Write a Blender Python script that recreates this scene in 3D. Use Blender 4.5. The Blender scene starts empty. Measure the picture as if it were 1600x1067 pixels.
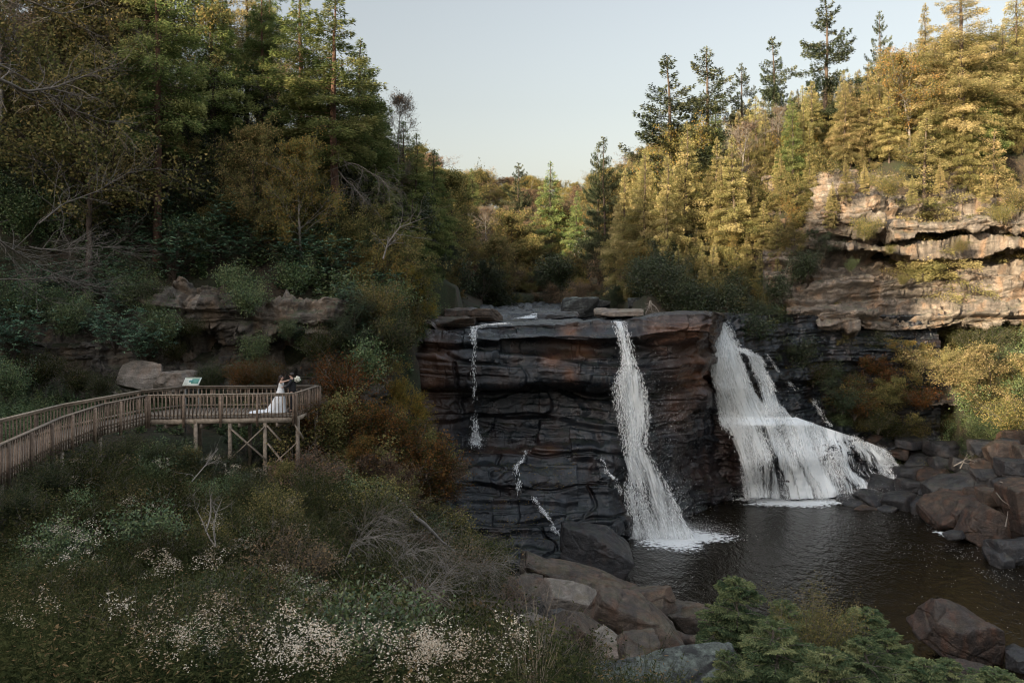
import bpy, math, random
import numpy as np
from mathutils import Vector, Matrix
R = math.radians
sc = bpy.context.scene
COL = sc.collection
# ---------------------------------------------------------------- camera, light, exposure
FPX = 1244.0; CX = 800.0; HZ = 440.0          # photograph: focal length in px, centre column, horizon row
cam_d = bpy.data.cameras.new('camera'); cam = bpy.data.objects.new('camera', cam_d); COL.objects.link(cam)
cam_d.sensor_width = 36; cam_d.lens = 36*FPX/1600; cam_d.shift_y = -(533.5-HZ)/1600
cam.location = (0, 0, 0); cam.rotation_euler = (R(90), 0, 0)
cam_d.clip_start = .1; cam_d.clip_end = 3000
sc.camera = cam
SUN_AZ = 227; SUN_EL = 16                    # the sun stands behind the camera to the left, low
world = bpy.data.worlds.new('World'); sc.world = world; world.use_nodes = True
wn = world.node_tree.nodes; wl = world.node_tree.links
sky = wn.new('ShaderNodeTexSky'); sky.sky_type = 'NISHITA'; sky.sun_disc = False
sky.sun_elevation = R(SUN_EL); sky.sun_rotation = R(SUN_AZ); sky.altitude = 900; sky.air_density = 1.5; sky.dust_density = 8; sky.ozone_density = 1.0
hs = wn.new('ShaderNodeHueSaturation'); hs.inputs['Saturation'].default_value = .48
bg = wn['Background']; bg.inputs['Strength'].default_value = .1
wtint = wn.new('ShaderNodeVectorMath'); wtint.operation = 'MULTIPLY'; wtint.inputs[1].default_value = (.955, .88, .84)   # warm tint takes some blue out of the sky
wl.new(sky.outputs[0], wtint.inputs[0]); wl.new(wtint.outputs[0], hs.inputs['Color'])
# sky brightened overhead, above the view, as added fill light for the shaded gorge
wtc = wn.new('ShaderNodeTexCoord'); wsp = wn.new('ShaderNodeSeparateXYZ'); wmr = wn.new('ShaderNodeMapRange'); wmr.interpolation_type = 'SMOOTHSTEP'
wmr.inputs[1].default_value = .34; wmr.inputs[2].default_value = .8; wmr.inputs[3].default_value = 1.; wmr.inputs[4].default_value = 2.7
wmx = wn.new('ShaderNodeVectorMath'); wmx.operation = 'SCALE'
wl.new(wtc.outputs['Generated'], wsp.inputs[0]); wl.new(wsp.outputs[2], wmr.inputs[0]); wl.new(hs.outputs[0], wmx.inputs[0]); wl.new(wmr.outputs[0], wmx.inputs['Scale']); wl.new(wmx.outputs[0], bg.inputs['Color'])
sun_d = bpy.data.lights.new('sun', 'SUN'); sun = bpy.data.objects.new('sun', sun_d); COL.objects.link(sun)
sun_d.energy = 5; sun_d.angle = R(.6); sun_d.color = (1.0, .81, .55)
sdir = Vector((math.sin(R(SUN_AZ))*math.cos(R(SUN_EL)), math.cos(R(SUN_AZ))*math.cos(R(SUN_EL)), math.sin(R(SUN_EL))))
sun.rotation_euler = (-sdir).to_track_quat('-Z', 'Y').to_euler()
sc.view_settings.view_transform = 'Standard'; sc.view_settings.look = 'None'
sc.view_settings.exposure = 1.45; sc.view_settings.gamma = 1
sc.render.engine = 'CYCLES'
sc.cycles.max_bounces = 6; sc.cycles.diffuse_bounces = 3; sc.cycles.glossy_bounces = 2; sc.cycles.transmission_bounces = 4
sc.cycles.transparent_max_bounces = 12; sc.cycles.use_denoising = True
sc.cycles.sample_clamp_indirect = 4; sc.cycles.filter_width = 1.1

# ---------------------------------------------------------------- numpy helpers
def PX(px, py, Y):
    px = np.asarray(px, float); py = np.asarray(py, float); Y = np.asarray(Y, float)
    return np.stack([(px-CX)/FPX*Y, Y+0*px, (HZ-py)/FPX*Y], -1)
def hsh(ix, iy, iz, seed=0):
    h = (ix.astype(np.int64)*374761393 + iy.astype(np.int64)*668265263 + iz.astype(np.int64)*2147483647 + seed*1274126177) & 0xffffffff
    h = (h ^ (h >> 13))*1274126177 & 0xffffffff
    h = (h ^ (h >> 16))*2246822519 & 0xffffffff
    h ^= h >> 15
    return (h & 0xffffff)/float(0x1000000)
def vnoise(P, seed=0):
    i = np.floor(P).astype(np.int64); f = P-i; f = f*f*(3-2*f); o = 0
    for dx in (0, 1):
        for dy in (0, 1):
            for dz in (0, 1):
                w = (f[..., 0] if dx else 1-f[..., 0])*(f[..., 1] if dy else 1-f[..., 1])*(f[..., 2] if dz else 1-f[..., 2])
                o = o + w*hsh(i[..., 0]+dx, i[..., 1]+dy, i[..., 2]+dz, seed)
    return o*2-1
def fbm(P, octv=4, seed=0, gain=.5):
    o = 0; a = 1; t = 0
    for k in range(octv):
        o = o+a*vnoise(P*2.03**k+k*17.3, seed+k); t += a; a *= gain
    return o/t
def worley(P, seed=0):
    i = np.floor(P).astype(np.int64)
    f1 = np.full(P.shape[:-1], 9.); f2 = f1.copy(); cid = np.zeros(P.shape[:-1])
    for dx in (-1, 0, 1):
        for dy in (-1, 0, 1):
            for dz in (-1, 0, 1):
                a, b, c = i[..., 0]+dx, i[..., 1]+dy, i[..., 2]+dz
                q = np.stack([a+hsh(a, b, c, seed), b+hsh(a, b, c, seed+1), c+hsh(a, b, c, seed+2)], -1)
                d = np.sqrt(((q-P)**2).sum(-1)); idv = hsh(a, b, c, seed+3)
                m = d < f1
                f2 = np.where(m, f1, np.minimum(f2, d)); cid = np.where(m, idv, cid); f1 = np.where(m, d, f1)
    return f1, f2, cid
def sstep(a, b, x):
    t = np.clip((x-a)/(b-a), 0, 1); return t*t*(3-2*t)
def nrm(v): return v/np.maximum(np.linalg.norm(v, axis=-1, keepdims=True), 1e-9)

# ---------------------------------------------------------------- object helpers
def mk_mesh(name, V, F, mat, smooth=False, fattr=None, vattr=None, uv=None):
    V = np.ascontiguousarray(V, dtype=np.float32).reshape(-1, 3); F = np.ascontiguousarray(F, dtype=np.int32)
    me = bpy.data.meshes.new(name); nf, k = F.shape
    me.vertices.add(len(V)); me.vertices.foreach_set('co', V.ravel())
    me.loops.add(nf*k); me.loops.foreach_set('vertex_index', F.ravel())
    me.polygons.add(nf); me.polygons.foreach_set('loop_start', np.arange(0, nf*k, k, dtype=np.int32))
    me.polygons.foreach_set('loop_total', np.full(nf, k, dtype=np.int32))
    if smooth: me.polygons.foreach_set('use_smooth', np.ones(nf, dtype=bool))
    me.update(calc_edges=True)
    for d, dom in ((fattr, 'FACE'), (vattr, 'POINT')):
        for n_, a in (d or {}).items():
            at = me.attributes.new(n_, 'FLOAT', dom); at.data.foreach_set('value', np.ascontiguousarray(a, dtype=np.float32).ravel())
    if uv is not None:
        u = me.uv_layers.new(name='UVMap'); u.data.foreach_set('uv', np.ascontiguousarray(uv[F.ravel()], dtype=np.float32).ravel())
    if mat: me.materials.append(mat)
    return me
def mobj(name, me, parent=None, loc=None):
    o = bpy.data.objects.new(name, me); COL.objects.link(o)
    if parent: o.parent = parent
    if loc is not None: o.location = loc
    return o
def tag(o, label=None, cat=None, group=None, kind=None):
    if label: o['label'] = label
    if cat: o['category'] = cat
    if group: o['group'] = group
    if kind: o['kind'] = kind
    return o
def empty(name, loc=(0, 0, 0)):
    o = bpy.data.objects.new(name, None); COL.objects.link(o); o.location = loc; o.empty_display_size = .3; return o
def grid_faces(nr, nc, flip=False):
    i = np.arange(nr-1)[:, None]*nc+np.arange(nc-1)[None]
    F = np.stack([i, i+1, i+nc+1, i+nc], -1).reshape(-1, 4)
    return F[:, ::-1] if flip else F
class MB:
    def __init__(s): s.V = []; s.F = []; s.n = 0
    def add(s, V, F): s.V.append(np.asarray(V, float)); s.F.append(np.asarray(F)+s.n); s.n += len(V); return s
    def bar(s, a, b, w, h, up=(0, 0, 1), bev=0.0):
        a = np.array(a, float); b = np.array(b, float); d = nrm(b-a); up = np.array(up, float)
        x = nrm(np.cross(d, up)); y = np.cross(x, d); x = x*w/2; y = y*h/2
        c = [(-1, -1), (1, -1), (1, 1), (-1, 1)]
        V = [p+x*i+y*j for p in (a, b) for i, j in c]
        return s.add(V, [[0, 3, 2, 1], [4, 5, 6, 7], [0, 1, 5, 4], [1, 2, 6, 5], [2, 3, 7, 6], [3, 0, 4, 7]])
    def obj(s, name, mat, parent=None, smooth=False):
        return mobj(name, mk_mesh(name, np.concatenate(s.V), np.concatenate(s.F), mat, smooth), parent)
def segs(P0, P1, r0, r1, k=4):
    P0 = np.asarray(P0, float); P1 = np.asarray(P1, float); n = len(P0)
    r0 = np.broadcast_to(r0, n)[:, None]; r1 = np.broadcast_to(r1, n)[:, None]
    d = nrm(P1-P0); ref = np.where(np.abs(d[:, 2:]) > .9, [[1., 0, 0]], [[0, 0, 1.]]); x = nrm(np.cross(d, ref)); y = np.cross(d, x)
    V = np.zeros((n, 2*k, 3))
    for j in range(k):
        a = 2*math.pi*j/k; o = x*math.cos(a)+y*math.sin(a); V[:, j] = P0+o*r0; V[:, k+j] = P1+o*r1
    f = np.array([[j, (j+1) % k, k+(j+1) % k, k+j] for j in range(k)])
    F = (np.arange(n)[:, None, None]*2*k+f[None]).reshape(-1, 4)
    return V.reshape(-1, 3), F
def polytube(pts, rad, k=6):
    pts = np.asarray(pts, float); n = len(pts); t = nrm(np.gradient(pts, axis=0)); rad = np.broadcast_to(rad, n)
    ref = np.array([0.31, .2, 1.]) if abs(t[:, 2]).mean() < .8 else np.array([1., .2, 0])
    x = nrm(np.cross(t, ref)); y = np.cross(t, x); V = []
    for j in range(k):
        a = 2*math.pi*j/k; V.append(pts+(x*math.cos(a)+y*math.sin(a))*rad[:, None])
    V = np.stack(V, 1).reshape(-1, 3)
    F = np.array([[i*k+j, i*k+(j+1) % k, (i+1)*k+(j+1) % k, (i+1)*k+j] for i in range(n-1) for j in range(k)])
    return V, F
def leaves(P, D, N, L, W):
    n = len(P); L = np.broadcast_to(L, n)[:, None]; W = np.broadcast_to(W, n)[:, None]
    D = nrm(D); S = nrm(np.cross(D, N))*W/2
    V = np.stack([P, P+D*L*.45+S, P+D*L, P+D*L*.45-S], 1).reshape(-1, 3)
    return V, np.arange(4*n).reshape(n, 4)
def cat_vf(parts):
    V = []; F = []; n = 0
    for v, f in parts: V.append(v); F.append(f+n); n += len(v)
    return np.concatenate(V), np.concatenate(F)

# ---------------------------------------------------------------- material helpers
class NT:
    def __init__(s, name):
        s.m = bpy.data.materials.new(name); s.m.use_nodes = True; s.t = s.m.node_tree; s.n = s.t.nodes; s.l = s.t.links
        s.b = s.n['Principled BSDF']; s.out = s.n['Material Output']
    def new(s, typ, **kw):
        nd = s.n.new(typ)
        for k, v in kw.items():
            if hasattr(nd, k): setattr(nd, k, v)
            else: nd.inputs[k.replace('_', ' ')].default_value = v
        return nd
    def lk(s, a, b): s.l.new(a, b)
    def coord(s, scale=(1, 1, 1), kind='Object'):
        tc = s.new('ShaderNodeTexCoord'); mp = s.new('ShaderNodeMapping'); mp.inputs['Scale'].default_value = scale
        s.lk(tc.outputs[kind], mp.inputs[0]); return mp.outputs[0]
    def noise(s, vec, scale, detail=6, rough=.55, dist=0):
        n = s.new('ShaderNodeTexNoise'); n.inputs['Scale'].default_value = scale; n.inputs['Detail'].default_value = detail
        n.inputs['Roughness'].default_value = rough; n.inputs['Distortion'].default_value = dist; s.lk(vec, n.inputs['Vector']); return n.outputs['Fac']
    def ramp(s, fac, stops, interp='LINEAR'):
        r = s.new('ShaderNodeValToRGB'); cr = r.color_ramp; cr.interpolation = interp
        while len(cr.elements) < len(stops): cr.elements.new(.5)
        for e, (p, c) in zip(cr.elements, stops):
            e.position = p; e.color = tuple(c)+(1,) if len(c) == 3 else c
        s.lk(fac, r.inputs[0]); return r.outputs[0]
    def mix(s, fac, a, b, mode='MIX'):
        m = s.new('ShaderNodeMix', data_type='RGBA', blend_type=mode)
        for inp, v in ((m.inputs[0], fac), (m.inputs[6], a), (m.inputs[7], b)):
            if isinstance(v, bpy.types.NodeSocket): s.lk(v, inp)
            else: inp.default_value = v if not isinstance(v, tuple) else (tuple(v)+(1,) if len(v) == 3 else v)
        return m.outputs[2]
    def math(s, op, a, b=0., clamp=False):
        m = s.new('ShaderNodeMath', operation=op, use_clamp=clamp)
        for inp, v in ((m.inputs[0], a), (m.inputs[1], b)):
            if isinstance(v, bpy.types.NodeSocket): s.lk(v, inp)
            else: inp.default_value = v
        return m.outputs[0]
    def attr(s, name): return s.new('ShaderNodeAttribute', attribute_name=name).outputs['Fac']
    def bump(s, h, strength=.5, dist=.1, normal=None):
        b = s.new('ShaderNodeBump'); b.inputs['Strength'].default_value = strength; b.inputs['Distance'].default_value = dist
        s.lk(h, b.inputs['Height'])
        if normal: s.lk(normal, b.inputs['Normal'])
        return b.outputs[0]
    def upness(s, lo=.5, hi=.85):
        g = s.new('ShaderNodeNewGeometry'); sp = s.new('ShaderNodeSeparateXYZ'); s.lk(g.outputs['Normal'], sp.inputs[0])
        mr = s.new('ShaderNodeMapRange', interpolation_type='SMOOTHSTEP'); mr.inputs[1].default_value = lo; mr.inputs[2].default_value = hi; s.lk(sp.outputs[2], mr.inputs[0]); return mr.outputs[0]

def rock_mat(name, dark, mid, pale, stain, rough=(.45, .85), streak=.5, stain_amt=.35, moss=(.03, .045, .012), moss_amt=.5, bump=.6, sc_=1.0, attr=False, spec=.5):
    m = NT(name); co = m.coord()
    n1 = m.noise(co, .55*sc_, 8, .6, .4)
    base = m.ramp(n1, [(.3, dark), (.5, mid), (.72, pale)])
    cs = m.coord((1, 1, 6)); nb = m.noise(cs, .5*sc_, 5, .6, .8)        # bedding
    base = m.mix(m.ramp(nb, [(.4, (0, 0, 0)), (.6, (.6, .6, .6))]), base, dark)
    cv = m.coord((2.2, 2.2, .28)); nv = m.noise(cv, .8*sc_, 5, .6, .3)   # run-off streaks
    base = m.mix(m.math('MULTIPLY', m.ramp(nv, [(.5, (0, 0, 0)), (.68, (1, 1, 1))]), streak), base, dark)
    nv2 = m.noise(m.coord((1.6, 1.6, .5)), .5*sc_, 4, .55, .5)
    sf = m.ramp(nv2, [(.5, (0, 0, 0)), (.68, (1, 1, 1))])
    sf = m.math('MULTIPLY', sf, stain_amt)
    if attr:
        sf = m.math('ADD', sf, m.math('MULTIPLY', m.attr('rust'), m.ramp(n1, [(.25, (.3, .3, .3)), (.6, (1, 1, 1))])), True)
    base = m.mix(sf, base, stain)
    fine = m.noise(co, 9*sc_, 6, .65)
    base = m.mix(.55, base, m.ramp(fine, [(.25, (.45, .45, .45)), (.75, (1.5, 1.5, 1.5))]), 'MULTIPLY')
    if moss_amt > 0:
        mo = m.math('MULTIPLY', m.upness(.45, .8), m.ramp(m.noise(co, 1.1, 5, .6), [(.42, (0, 0, 0)), (.6, (1, 1, 1))]))
        base = m.mix(m.math('MULTIPLY', mo, moss_amt), base, moss)
    m.lk(base, m.b.inputs['Base Color'])
    m.lk(m.ramp(m.noise(co, 1.3*sc_, 4, .6), [(.35, (rough[0],)*3), (.65, (rough[1],)*3)]), m.b.inputs['Roughness'])
    m.b.inputs['Specular IOR Level'].default_value = spec
    cr = m.new('ShaderNodeTexVoronoi', feature='DISTANCE_TO_EDGE'); cr.inputs['Scale'].default_value = .9*sc_
    wv = m.new('ShaderNodeVectorMath', operation='ADD'); nz = m.new('ShaderNodeTexNoise'); nz.inputs['Scale'].default_value = 1.2
    m.lk(m.coord((1, 1, 2.2)), wv.inputs[0]); m.lk(nz.outputs['Color'], wv.inputs[1]); m.lk(wv.outputs[0], cr.inputs['Vector'])
    crack = m.ramp(cr.outputs['Distance'], [(0, (0, 0, 0)), (.03, (1, 1, 1))])
    h = m.math('ADD', m.math('MULTIPLY', fine, .5), m.math('ADD', m.math('MULTIPLY', m.noise(co, 2.6*sc_, 8, .62), 1.2), m.math('MULTIPLY', crack, .12)))
    m.lk(m.bump(h, bump, .22/sc_), m.b.inputs['Normal'])
    return m.m
M = {}
M['cliff_wet'] = rock_mat('wet black rock', (.003, .0045, .007), (.009, .0125, .018), (.036, .044, .055), (.16, .07, .034), (.2, .6), .6, .12, moss_amt=.2, attr=True, bump=.4)
M['cliff_lit'] = rock_mat('tan sandstone', (.06, .052, .045), (.19, .158, .13), (.36, .31, .26), (.30, .18, .10), (.75, .95), .75, .5, moss_amt=.45, bump=.9)
M['cliff_left'] = rock_mat('grey pink sandstone', (.024, .021, .019), (.115, .097, .08), (.30, .262, .225), (.24, .16, .10), (.7, .95), .6, .5, moss_amt=.6, bump=.8)
M['rock_brown'] = rock_mat('brown rock', (.022, .017, .014), (.088, .063, .048), (.20, .155, .12), (.15, .08, .048), (.5, .85), .3, .5, moss_amt=.35, bump=1.0, sc_=2.2)
M['rock_dark'] = rock_mat('dark wet rock', (.013, .014, .017), (.035, .036, .04), (.075, .07, .07), (.09, .055, .04), (.3, .7), .3, .3, moss_amt=.2, bump=.9, sc_=2.0)
M['rock_pale'] = rock_mat('pale weathered rock', (.09, .078, .066), (.24, .205, .175), (.44, .39, .35), (.30, .20, .14), (.8, .95), .2, .4, moss_amt=.35, bump=.8, sc_=2.0)
M['rock_red'] = rock_mat('reddish rock', (.014, .011, .010), (.046, .031, .024), (.11, .076, .058), (.11, .05, .028), (.4, .8), .35, .5, moss_amt=.15, bump=.9, sc_=2.0)
def lichen_mat():
    m = NT('lichen rock'); co = m.coord(); n = m.noise(co, 2.2, 9, .65, .6)
    base = m.ramp(n, [(.3, (.010, .011, .011)), (.5, (.028, .03, .03)), (.7, (.08, .085, .08))])
    li = m.math('MULTIPLY', m.upness(.6, .85), m.ramp(m.noise(co, 3.1, 8, .7, .3), [(.42, (0, 0, 0)), (.56, (1, 1, 1))]))
    base = m.mix(li, base, m.ramp(m.noise(co, 14, 5, .7), [(.3, (.045, .055, .048)), (.7, (.17, .20, .175))]))
    m.lk(base, m.b.inputs['Base Color']); m.b.inputs['Roughness'].default_value = .85
    m.lk(m.bump(m.math('ADD', m.noise(co, 5, 9, .68), m.math('MULTIPLY', m.noise(co, 40, 4, .6), .3)), .9, .08), m.b.inputs['Normal']); return m.m
M['rock_lichen'] = lichen_mat()
def soil_mat():
    m = NT('leaf litter soil'); co = m.coord()
    a = m.ramp(m.noise(co, 6, 8, .7), [(.3, (.012, .010, .007)), (.5, (.035, .025, .015)), (.7, (.075, .05, .026))])
    b = m.ramp(m.noise(co, 9, 6, .7), [(.3, (.008, .013, .005)), (.7, (.035, .045, .014))])
    base = m.mix(m.ramp(m.noise(co, .35, 4, .6), [(.4, (0, 0, 0)), (.6, (1, 1, 1))]), a, b)
    m.lk(base, m.b.inputs['Base Color']); m.b.inputs['Roughness'].default_value = .95
    m.lk(m.bump(m.noise(co, 7, 8, .7), .8, .2), m.b.inputs['Normal']); return m.m
M['soil'] = soil_mat()
def water_mat(name, base, s1, s2, strength, rough):
    m = NT(name); co = m.coord((1, .55, 1), 'Object')
    n = m.math('ADD', m.noise(co, s1, 3, .55, .3), m.math('MULTIPLY', m.noise(co, s2, 3, .6), .5))
    m.b.inputs['Base Color'].default_value = base+(1,); m.b.inputs['Roughness'].default_value = rough
    m.b.inputs['IOR'].default_value = 1.33; m.b.inputs['Specular IOR Level'].default_value = .85
    m.lk(m.bump(n, strength, .12), m.b.inputs['Normal']); return m.m
M['water'] = water_mat('dark pool water', (.008, .006, .003), 1.6, 5.0, 1.0, .045)
M['stream'] = water_mat('stream water', (.02, .024, .028), 1.5, 6, 1.0, .12)
def leaf_mat(name, stops, trans=.3, gloss=0., objvar=.25):
    m = NT(name); t = m.attr('t')
    col = m.ramp(t, stops)
    oi = m.new('ShaderNodeObjectInfo'); hv = m.new('ShaderNodeHueSaturation')
    m.lk(m.math('ADD', m.math('MULTIPLY', oi.outputs['Random'], objvar*2), 1-objvar), hv.inputs['Value'])
    rr = m.math('FRACT', m.math('MULTIPLY', oi.outputs['Random'], 7.13))
    m.lk(m.math('ADD', m.math('MULTIPLY', rr, .026), .486), hv.inputs['Hue'])
    m.lk(col, hv.inputs['Color']); col = hv.outputs[0]
    d = m.new('ShaderNodeBsdfDiffuse'); tr = m.new('ShaderNodeBsdfTranslucent'); mx = m.new('ShaderNodeMixShader'); mx.inputs[0].default_value = trans
    m.lk(col, d.inputs[0]); m.lk(col, tr.inputs[0]); m.lk(d.outputs[0], mx.inputs[1]); m.lk(tr.outputs[0], mx.inputs[2]); o = mx.outputs[0]
    if gloss:
        g = m.new('ShaderNodeBsdfGlossy'); g.inputs['Roughness'].default_value = .42; g.inputs['Color'].default_value = (1, 1, 1, 1)
        m2 = m.new('ShaderNodeMixShader'); m2.inputs[0].default_value = gloss; m.lk(o, m2.inputs[1]); m.lk(g.outputs[0], m2.inputs[2]); o = m2.outputs[0]
    m.lk(o, m.out.inputs[0]); m.n.remove(m.b); return m.m
def bark_mat(name, a, b, sc_=6):
    m = NT(name); co = m.coord((1, 1, .25))
    m.lk(m.ramp(m.noise(co, sc_, 7, .65), [(.3, a), (.7, b)]), m.b.inputs['Base Color']); m.b.inputs['Roughness'].default_value = .9
    m.lk(m.bump(m.noise(co, sc_*2, 6, .65), .8, .04), m.b.inputs['Normal']); return m.m
M['bark'] = bark_mat('brown bark', (.03, .022, .017), (.11, .08, .062))
M['bark_red'] = bark_mat('red brown bark', (.05, .028, .02), (.17, .09, .06))
M['bark_pale'] = bark_mat('pale grey bark', (.10, .09, .08), (.30, .27, .24))
M['twig'] = bark_mat('grey twig', (.07, .06, .05), (.20, .175, .15), 14)
# ---------------------------------------------------------------- terrain
POOL = -19.5
CTRL = np.array([
 (0,0,-2.0),(-8,4,-2.8),(8,4,-3.2),(0,-20,-1),(-30,-30,2),(30,-30,-3),
 (-12,10,-5.2),(-6,9,-4.6),(0,10,-5.6),(6,11,-7.6),(12,12,-9.5),(25,12,-12),(45,10,-11),
 (-16,20,-7.2),(-8,20,-7.6),(-2,20,-9.2),(3,21,-11.5),(8,22,-14),(14,24,-16.5),(25,28,-18.5),
 (-24,27,-6.9),(-17,28,-7.6),(-8,31,-9.2),(-3,31,-11.6),(3,33,-14.6),(8,37,-17.8),(14,37,-19.2),(25,36,-20.2),(37,38,-19),
 (-24,36,-6.8),(-17,38,-7.6),(-13,38,-9.0),(-9.5,37.5,-10.2),(-5,40,-13.4),(0,42,-16.5),(5,46,-20),(10,45,-21.4),(20,44,-22),(30,45,-22),(38,50,-20.5),
 (10,52,-22.5),(20,55,-22.5),(30,52,-22),(15,60,-22.5),(25,64,-22.5),(30,66,-21),(16,68,-22),(22,72,-21.5),(4,54,-20.5),(0,52,-18.5),
 (40,57,-18.3),(42,63,-16.5),(36,69,-19.2),(31,73,-19.6),(35,74,-18.5),(46,63,-12),(44,72,-11),(52,66,-8),(60,60,-3),(48,52,-14),
 (33,80,-8.5),(40,80,-7.5),(50,77,-7),(28,80,-12),(24,80,-9),
 (34,87,11),(44,86,11),(54,84,10.5),(62,80,11),(28,88,6),(24,88,.5),(20,84,-2.8),(17,74,-4),(24,76,-7),(30,76,-14),
 (20,100,4),(30,100,9),(45,100,16),(60,95,18),(80,90,26),(75,70,14),(70,50,2),
 (0,65,-4),(8,66,-4),(14,70,-4),(-3,66,-3.8),(-8,64,-2.6),(-2,80,-4.2),(6,80,-4.2),(0,100,-4),(8,100,-3.6),(4,125,-3),(14,86,-2.2),(15,100,1),(-8,84,-2),(-9,100,0),
 (5,62.5,-14),(0,62,-13),(12,66,-16),(-5,61,-7),(-7,56,-9),(-5,52,-13.5),(-3,47,-16.5),(2,58,-17),(8,60,-20),
 (-21,43,-6.6),(-12,44,-9.0),(-28,42,-5.6),(-36,40,-4),(-9,47,-9.5),(-20,50.5,-.6),(-12,52,-1.2),(-30,49,1),(-38,49,2.5),(-8.5,58,-2.2),(-6,50,-11),(-24,46.8,-4),
 (-14,58,3.2),(-22,58,5.5),(-10,66,1.5),(-20,70,12),(-35,60,11),(-14,80,6),(-25,85,9),(-40,85,11),(-55,60,13),(-45,45,12),
 (-45,25,4),(-60,25,19),(-62,0,22),(-60,-30,20),(-35,5,-1),(-80,40,30),(-80,0,28),(-80,-40,24),(-60,90,14),
 (-15,130,8),(-30,130,13),(0,150,3),(15,125,5),(30,130,14),(50,130,22),(80,130,30),(0,190,12),(-30,190,18),(30,190,16),(-60,150,26),
 (0,260,22),(-80,260,46),(80,260,36),(-120,100,30),(120,100,36),(120,0,10),(90,0,-4),(60,20,-12),(60,35,-10),(50,30,-16),(-120,0,36),(-120,-60,30),(0,-60,2),(120,-60,6),(0,320,24)], float)
def _rbf_fit(c):
    d = np.linalg.norm(c[:, None, :2]-c[None, :, :2], axis=-1); n = len(c)
    A = np.zeros((n+3, n+3)); A[:n, :n] = d+np.eye(n)*-.02; A[:n, n] = 1; A[:n, n+1:] = c[:, :2]; A[n, :n] = 1; A[n+1:, :n] = c[:, :2].T
    return np.linalg.solve(A, np.r_[c[:, 2], 0, 0, 0])
_w = _rbf_fit(CTRL)
def ground0(X, Y):
    X = np.asarray(X, float); Y = np.asarray(Y, float); s = X.shape; x = X.ravel(); y = Y.ravel(); o = np.empty(len(x))
    for a in range(0, len(x), 20000):
        q = np.stack([x[a:a+20000], y[a:a+20000]], 1)
        d = np.sqrt(((q[:, None]-CTRL[None, :, :2])**2).sum(-1))
        o[a:a+20000] = d@_w[:len(CTRL)]+_w[-3]+q@_w[-2:]
    return o.reshape(s)
def ground(X, Y):
    z = ground0(X, Y); P = np.stack([np.asarray(X, float), np.asarray(Y, float), 0*z], -1)
    rough = sstep(0, 14, np.hypot(P[..., 0], P[..., 1]-2))
    return z+(fbm(P*.22, 4, 5)*.5+fbm(P*1.1, 3, 9)*.12)*rough
def gz(x, y): return float(ground(np.array([x]), np.array([y]))[0])
# ---------------------------------------------------------------- rock walls laid out as depth over a view grid, then carved into beds and blocks
def interp_table(cols, rows, T):
    cols = np.array(cols, float); rows = np.array(rows, float); T = np.array(T, float)
    def f(px, py):
        px = np.clip(px, cols[0], cols[-1]); py = np.clip(py, rows[0], rows[-1])
        i = np.clip(np.searchsorted(cols, px)-1, 0, len(cols)-2); j = np.clip(np.searchsorted(rows, py)-1, 0, len(rows)-2)
        u = (px-cols[i])/(cols[i+1]-cols[i]); v = (py-rows[j])/(rows[j+1]-rows[j]); u = u*u*(3-2*u); v = v*v*(3-2*v)
        return (T[j, i]*(1-u)+T[j, i+1]*u)*(1-v)+(T[j+1, i]*(1-u)+T[j+1, i+1]*u)*v
    return f
def carve(P, seed, dip=(0, 0), beds=(1.2, .5), bed_amp=(.45, .2), block=(2.2, 2.2, .9), block_amp=.4, crack=.25, rough=.12, fine=.05, warp=.8, small=.32, brick=None, wave=1.):
    """outward displacement of bedded, jointed rock at world points P"""
    w = fbm(P*.35, 3, seed)*.5*wave
    h = P[..., 2]+P[..., 0]*dip[0]+P[..., 1]*dip[1]+w
    d = 0
    for k, (t, a) in enumerate(zip(beds, bed_amp)):
        q = h/t+fbm(P*np.array([.12, .12, .02])+9, 2, seed+k)*1.5*wave; i = np.floor(q); f = q-i
        zz = np.zeros_like(i)
        lat = np.floor(P[..., 0]*.12/t+hsh(i, zz, zz, seed+31+k)*7)
        r0 = hsh(i, lat, zz, seed+11+k)
        edge = np.minimum(sstep(0, .10, f), sstep(0, .16, 1-f))
        d = d+a*(r0-.5)*2*edge-a*.5*(1-edge)
    if brick:
        for k, (bw_, bh_, ba_) in enumerate(brick):
            q = h/bh_+fbm(P*np.array([.15, .15, .05])+31, 2, seed+90+k)*.5; i = np.floor(q); f = q-i; i = i+np.floor(hsh(i, i*0, i*0, seed+95)*1.6)*(hsh(i, i*0, i*0, seed+96) > .6)
            u = P[..., 0]/bw_*(.6+.9*hsh(i, i*0, i*0, seed+97+k))+hsh(i, i*0, i*0, seed+98)*9+fbm(P*.7, 2, seed+99)*.25; j = np.floor(u); g = u-j
            e = np.minimum(np.minimum(sstep(0, .07, f), sstep(0, .10, 1-f)), np.minimum(sstep(0, .05, g), sstep(0, .05, 1-g)))
            lean_ = (g-.5)*(hsh(i, j, i*0, seed+101)-.5)*1.0+(f-.5)*(hsh(i, j, i*0, seed+102)-.35)*1.0
            d = d+ba_*((hsh(i, j, i*0, seed+100)-.5)*2+lean_)*e-ba_*.35*(1-e)
    q = (P+fbm(P*.5, 2, seed+5)[..., None]*warp); q = q/np.array(block)
    q[..., 2] += P[..., 0]*dip[0]/block[2]
    f1, f2, cid = worley(q, seed+40)
    e = sstep(0, .14, f2-f1)
    d = d+block_amp*(cid-.5)*2*e-crack*(1-e)
    q2 = (P+fbm(P*1.3, 2, seed+6)[..., None]*.3)/(np.array(block)*.38); f1, f2, cid = worley(q2, seed+60); e2 = sstep(0, .16, f2-f1)
    d = d+block_amp*small*(cid-.5)*2*e2-crack*small*(1-e2)
    return d+rough*fbm(P*.9, 4, seed+70)*2+fine*fbm(P*4.5, 3, seed+80)*2
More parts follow.
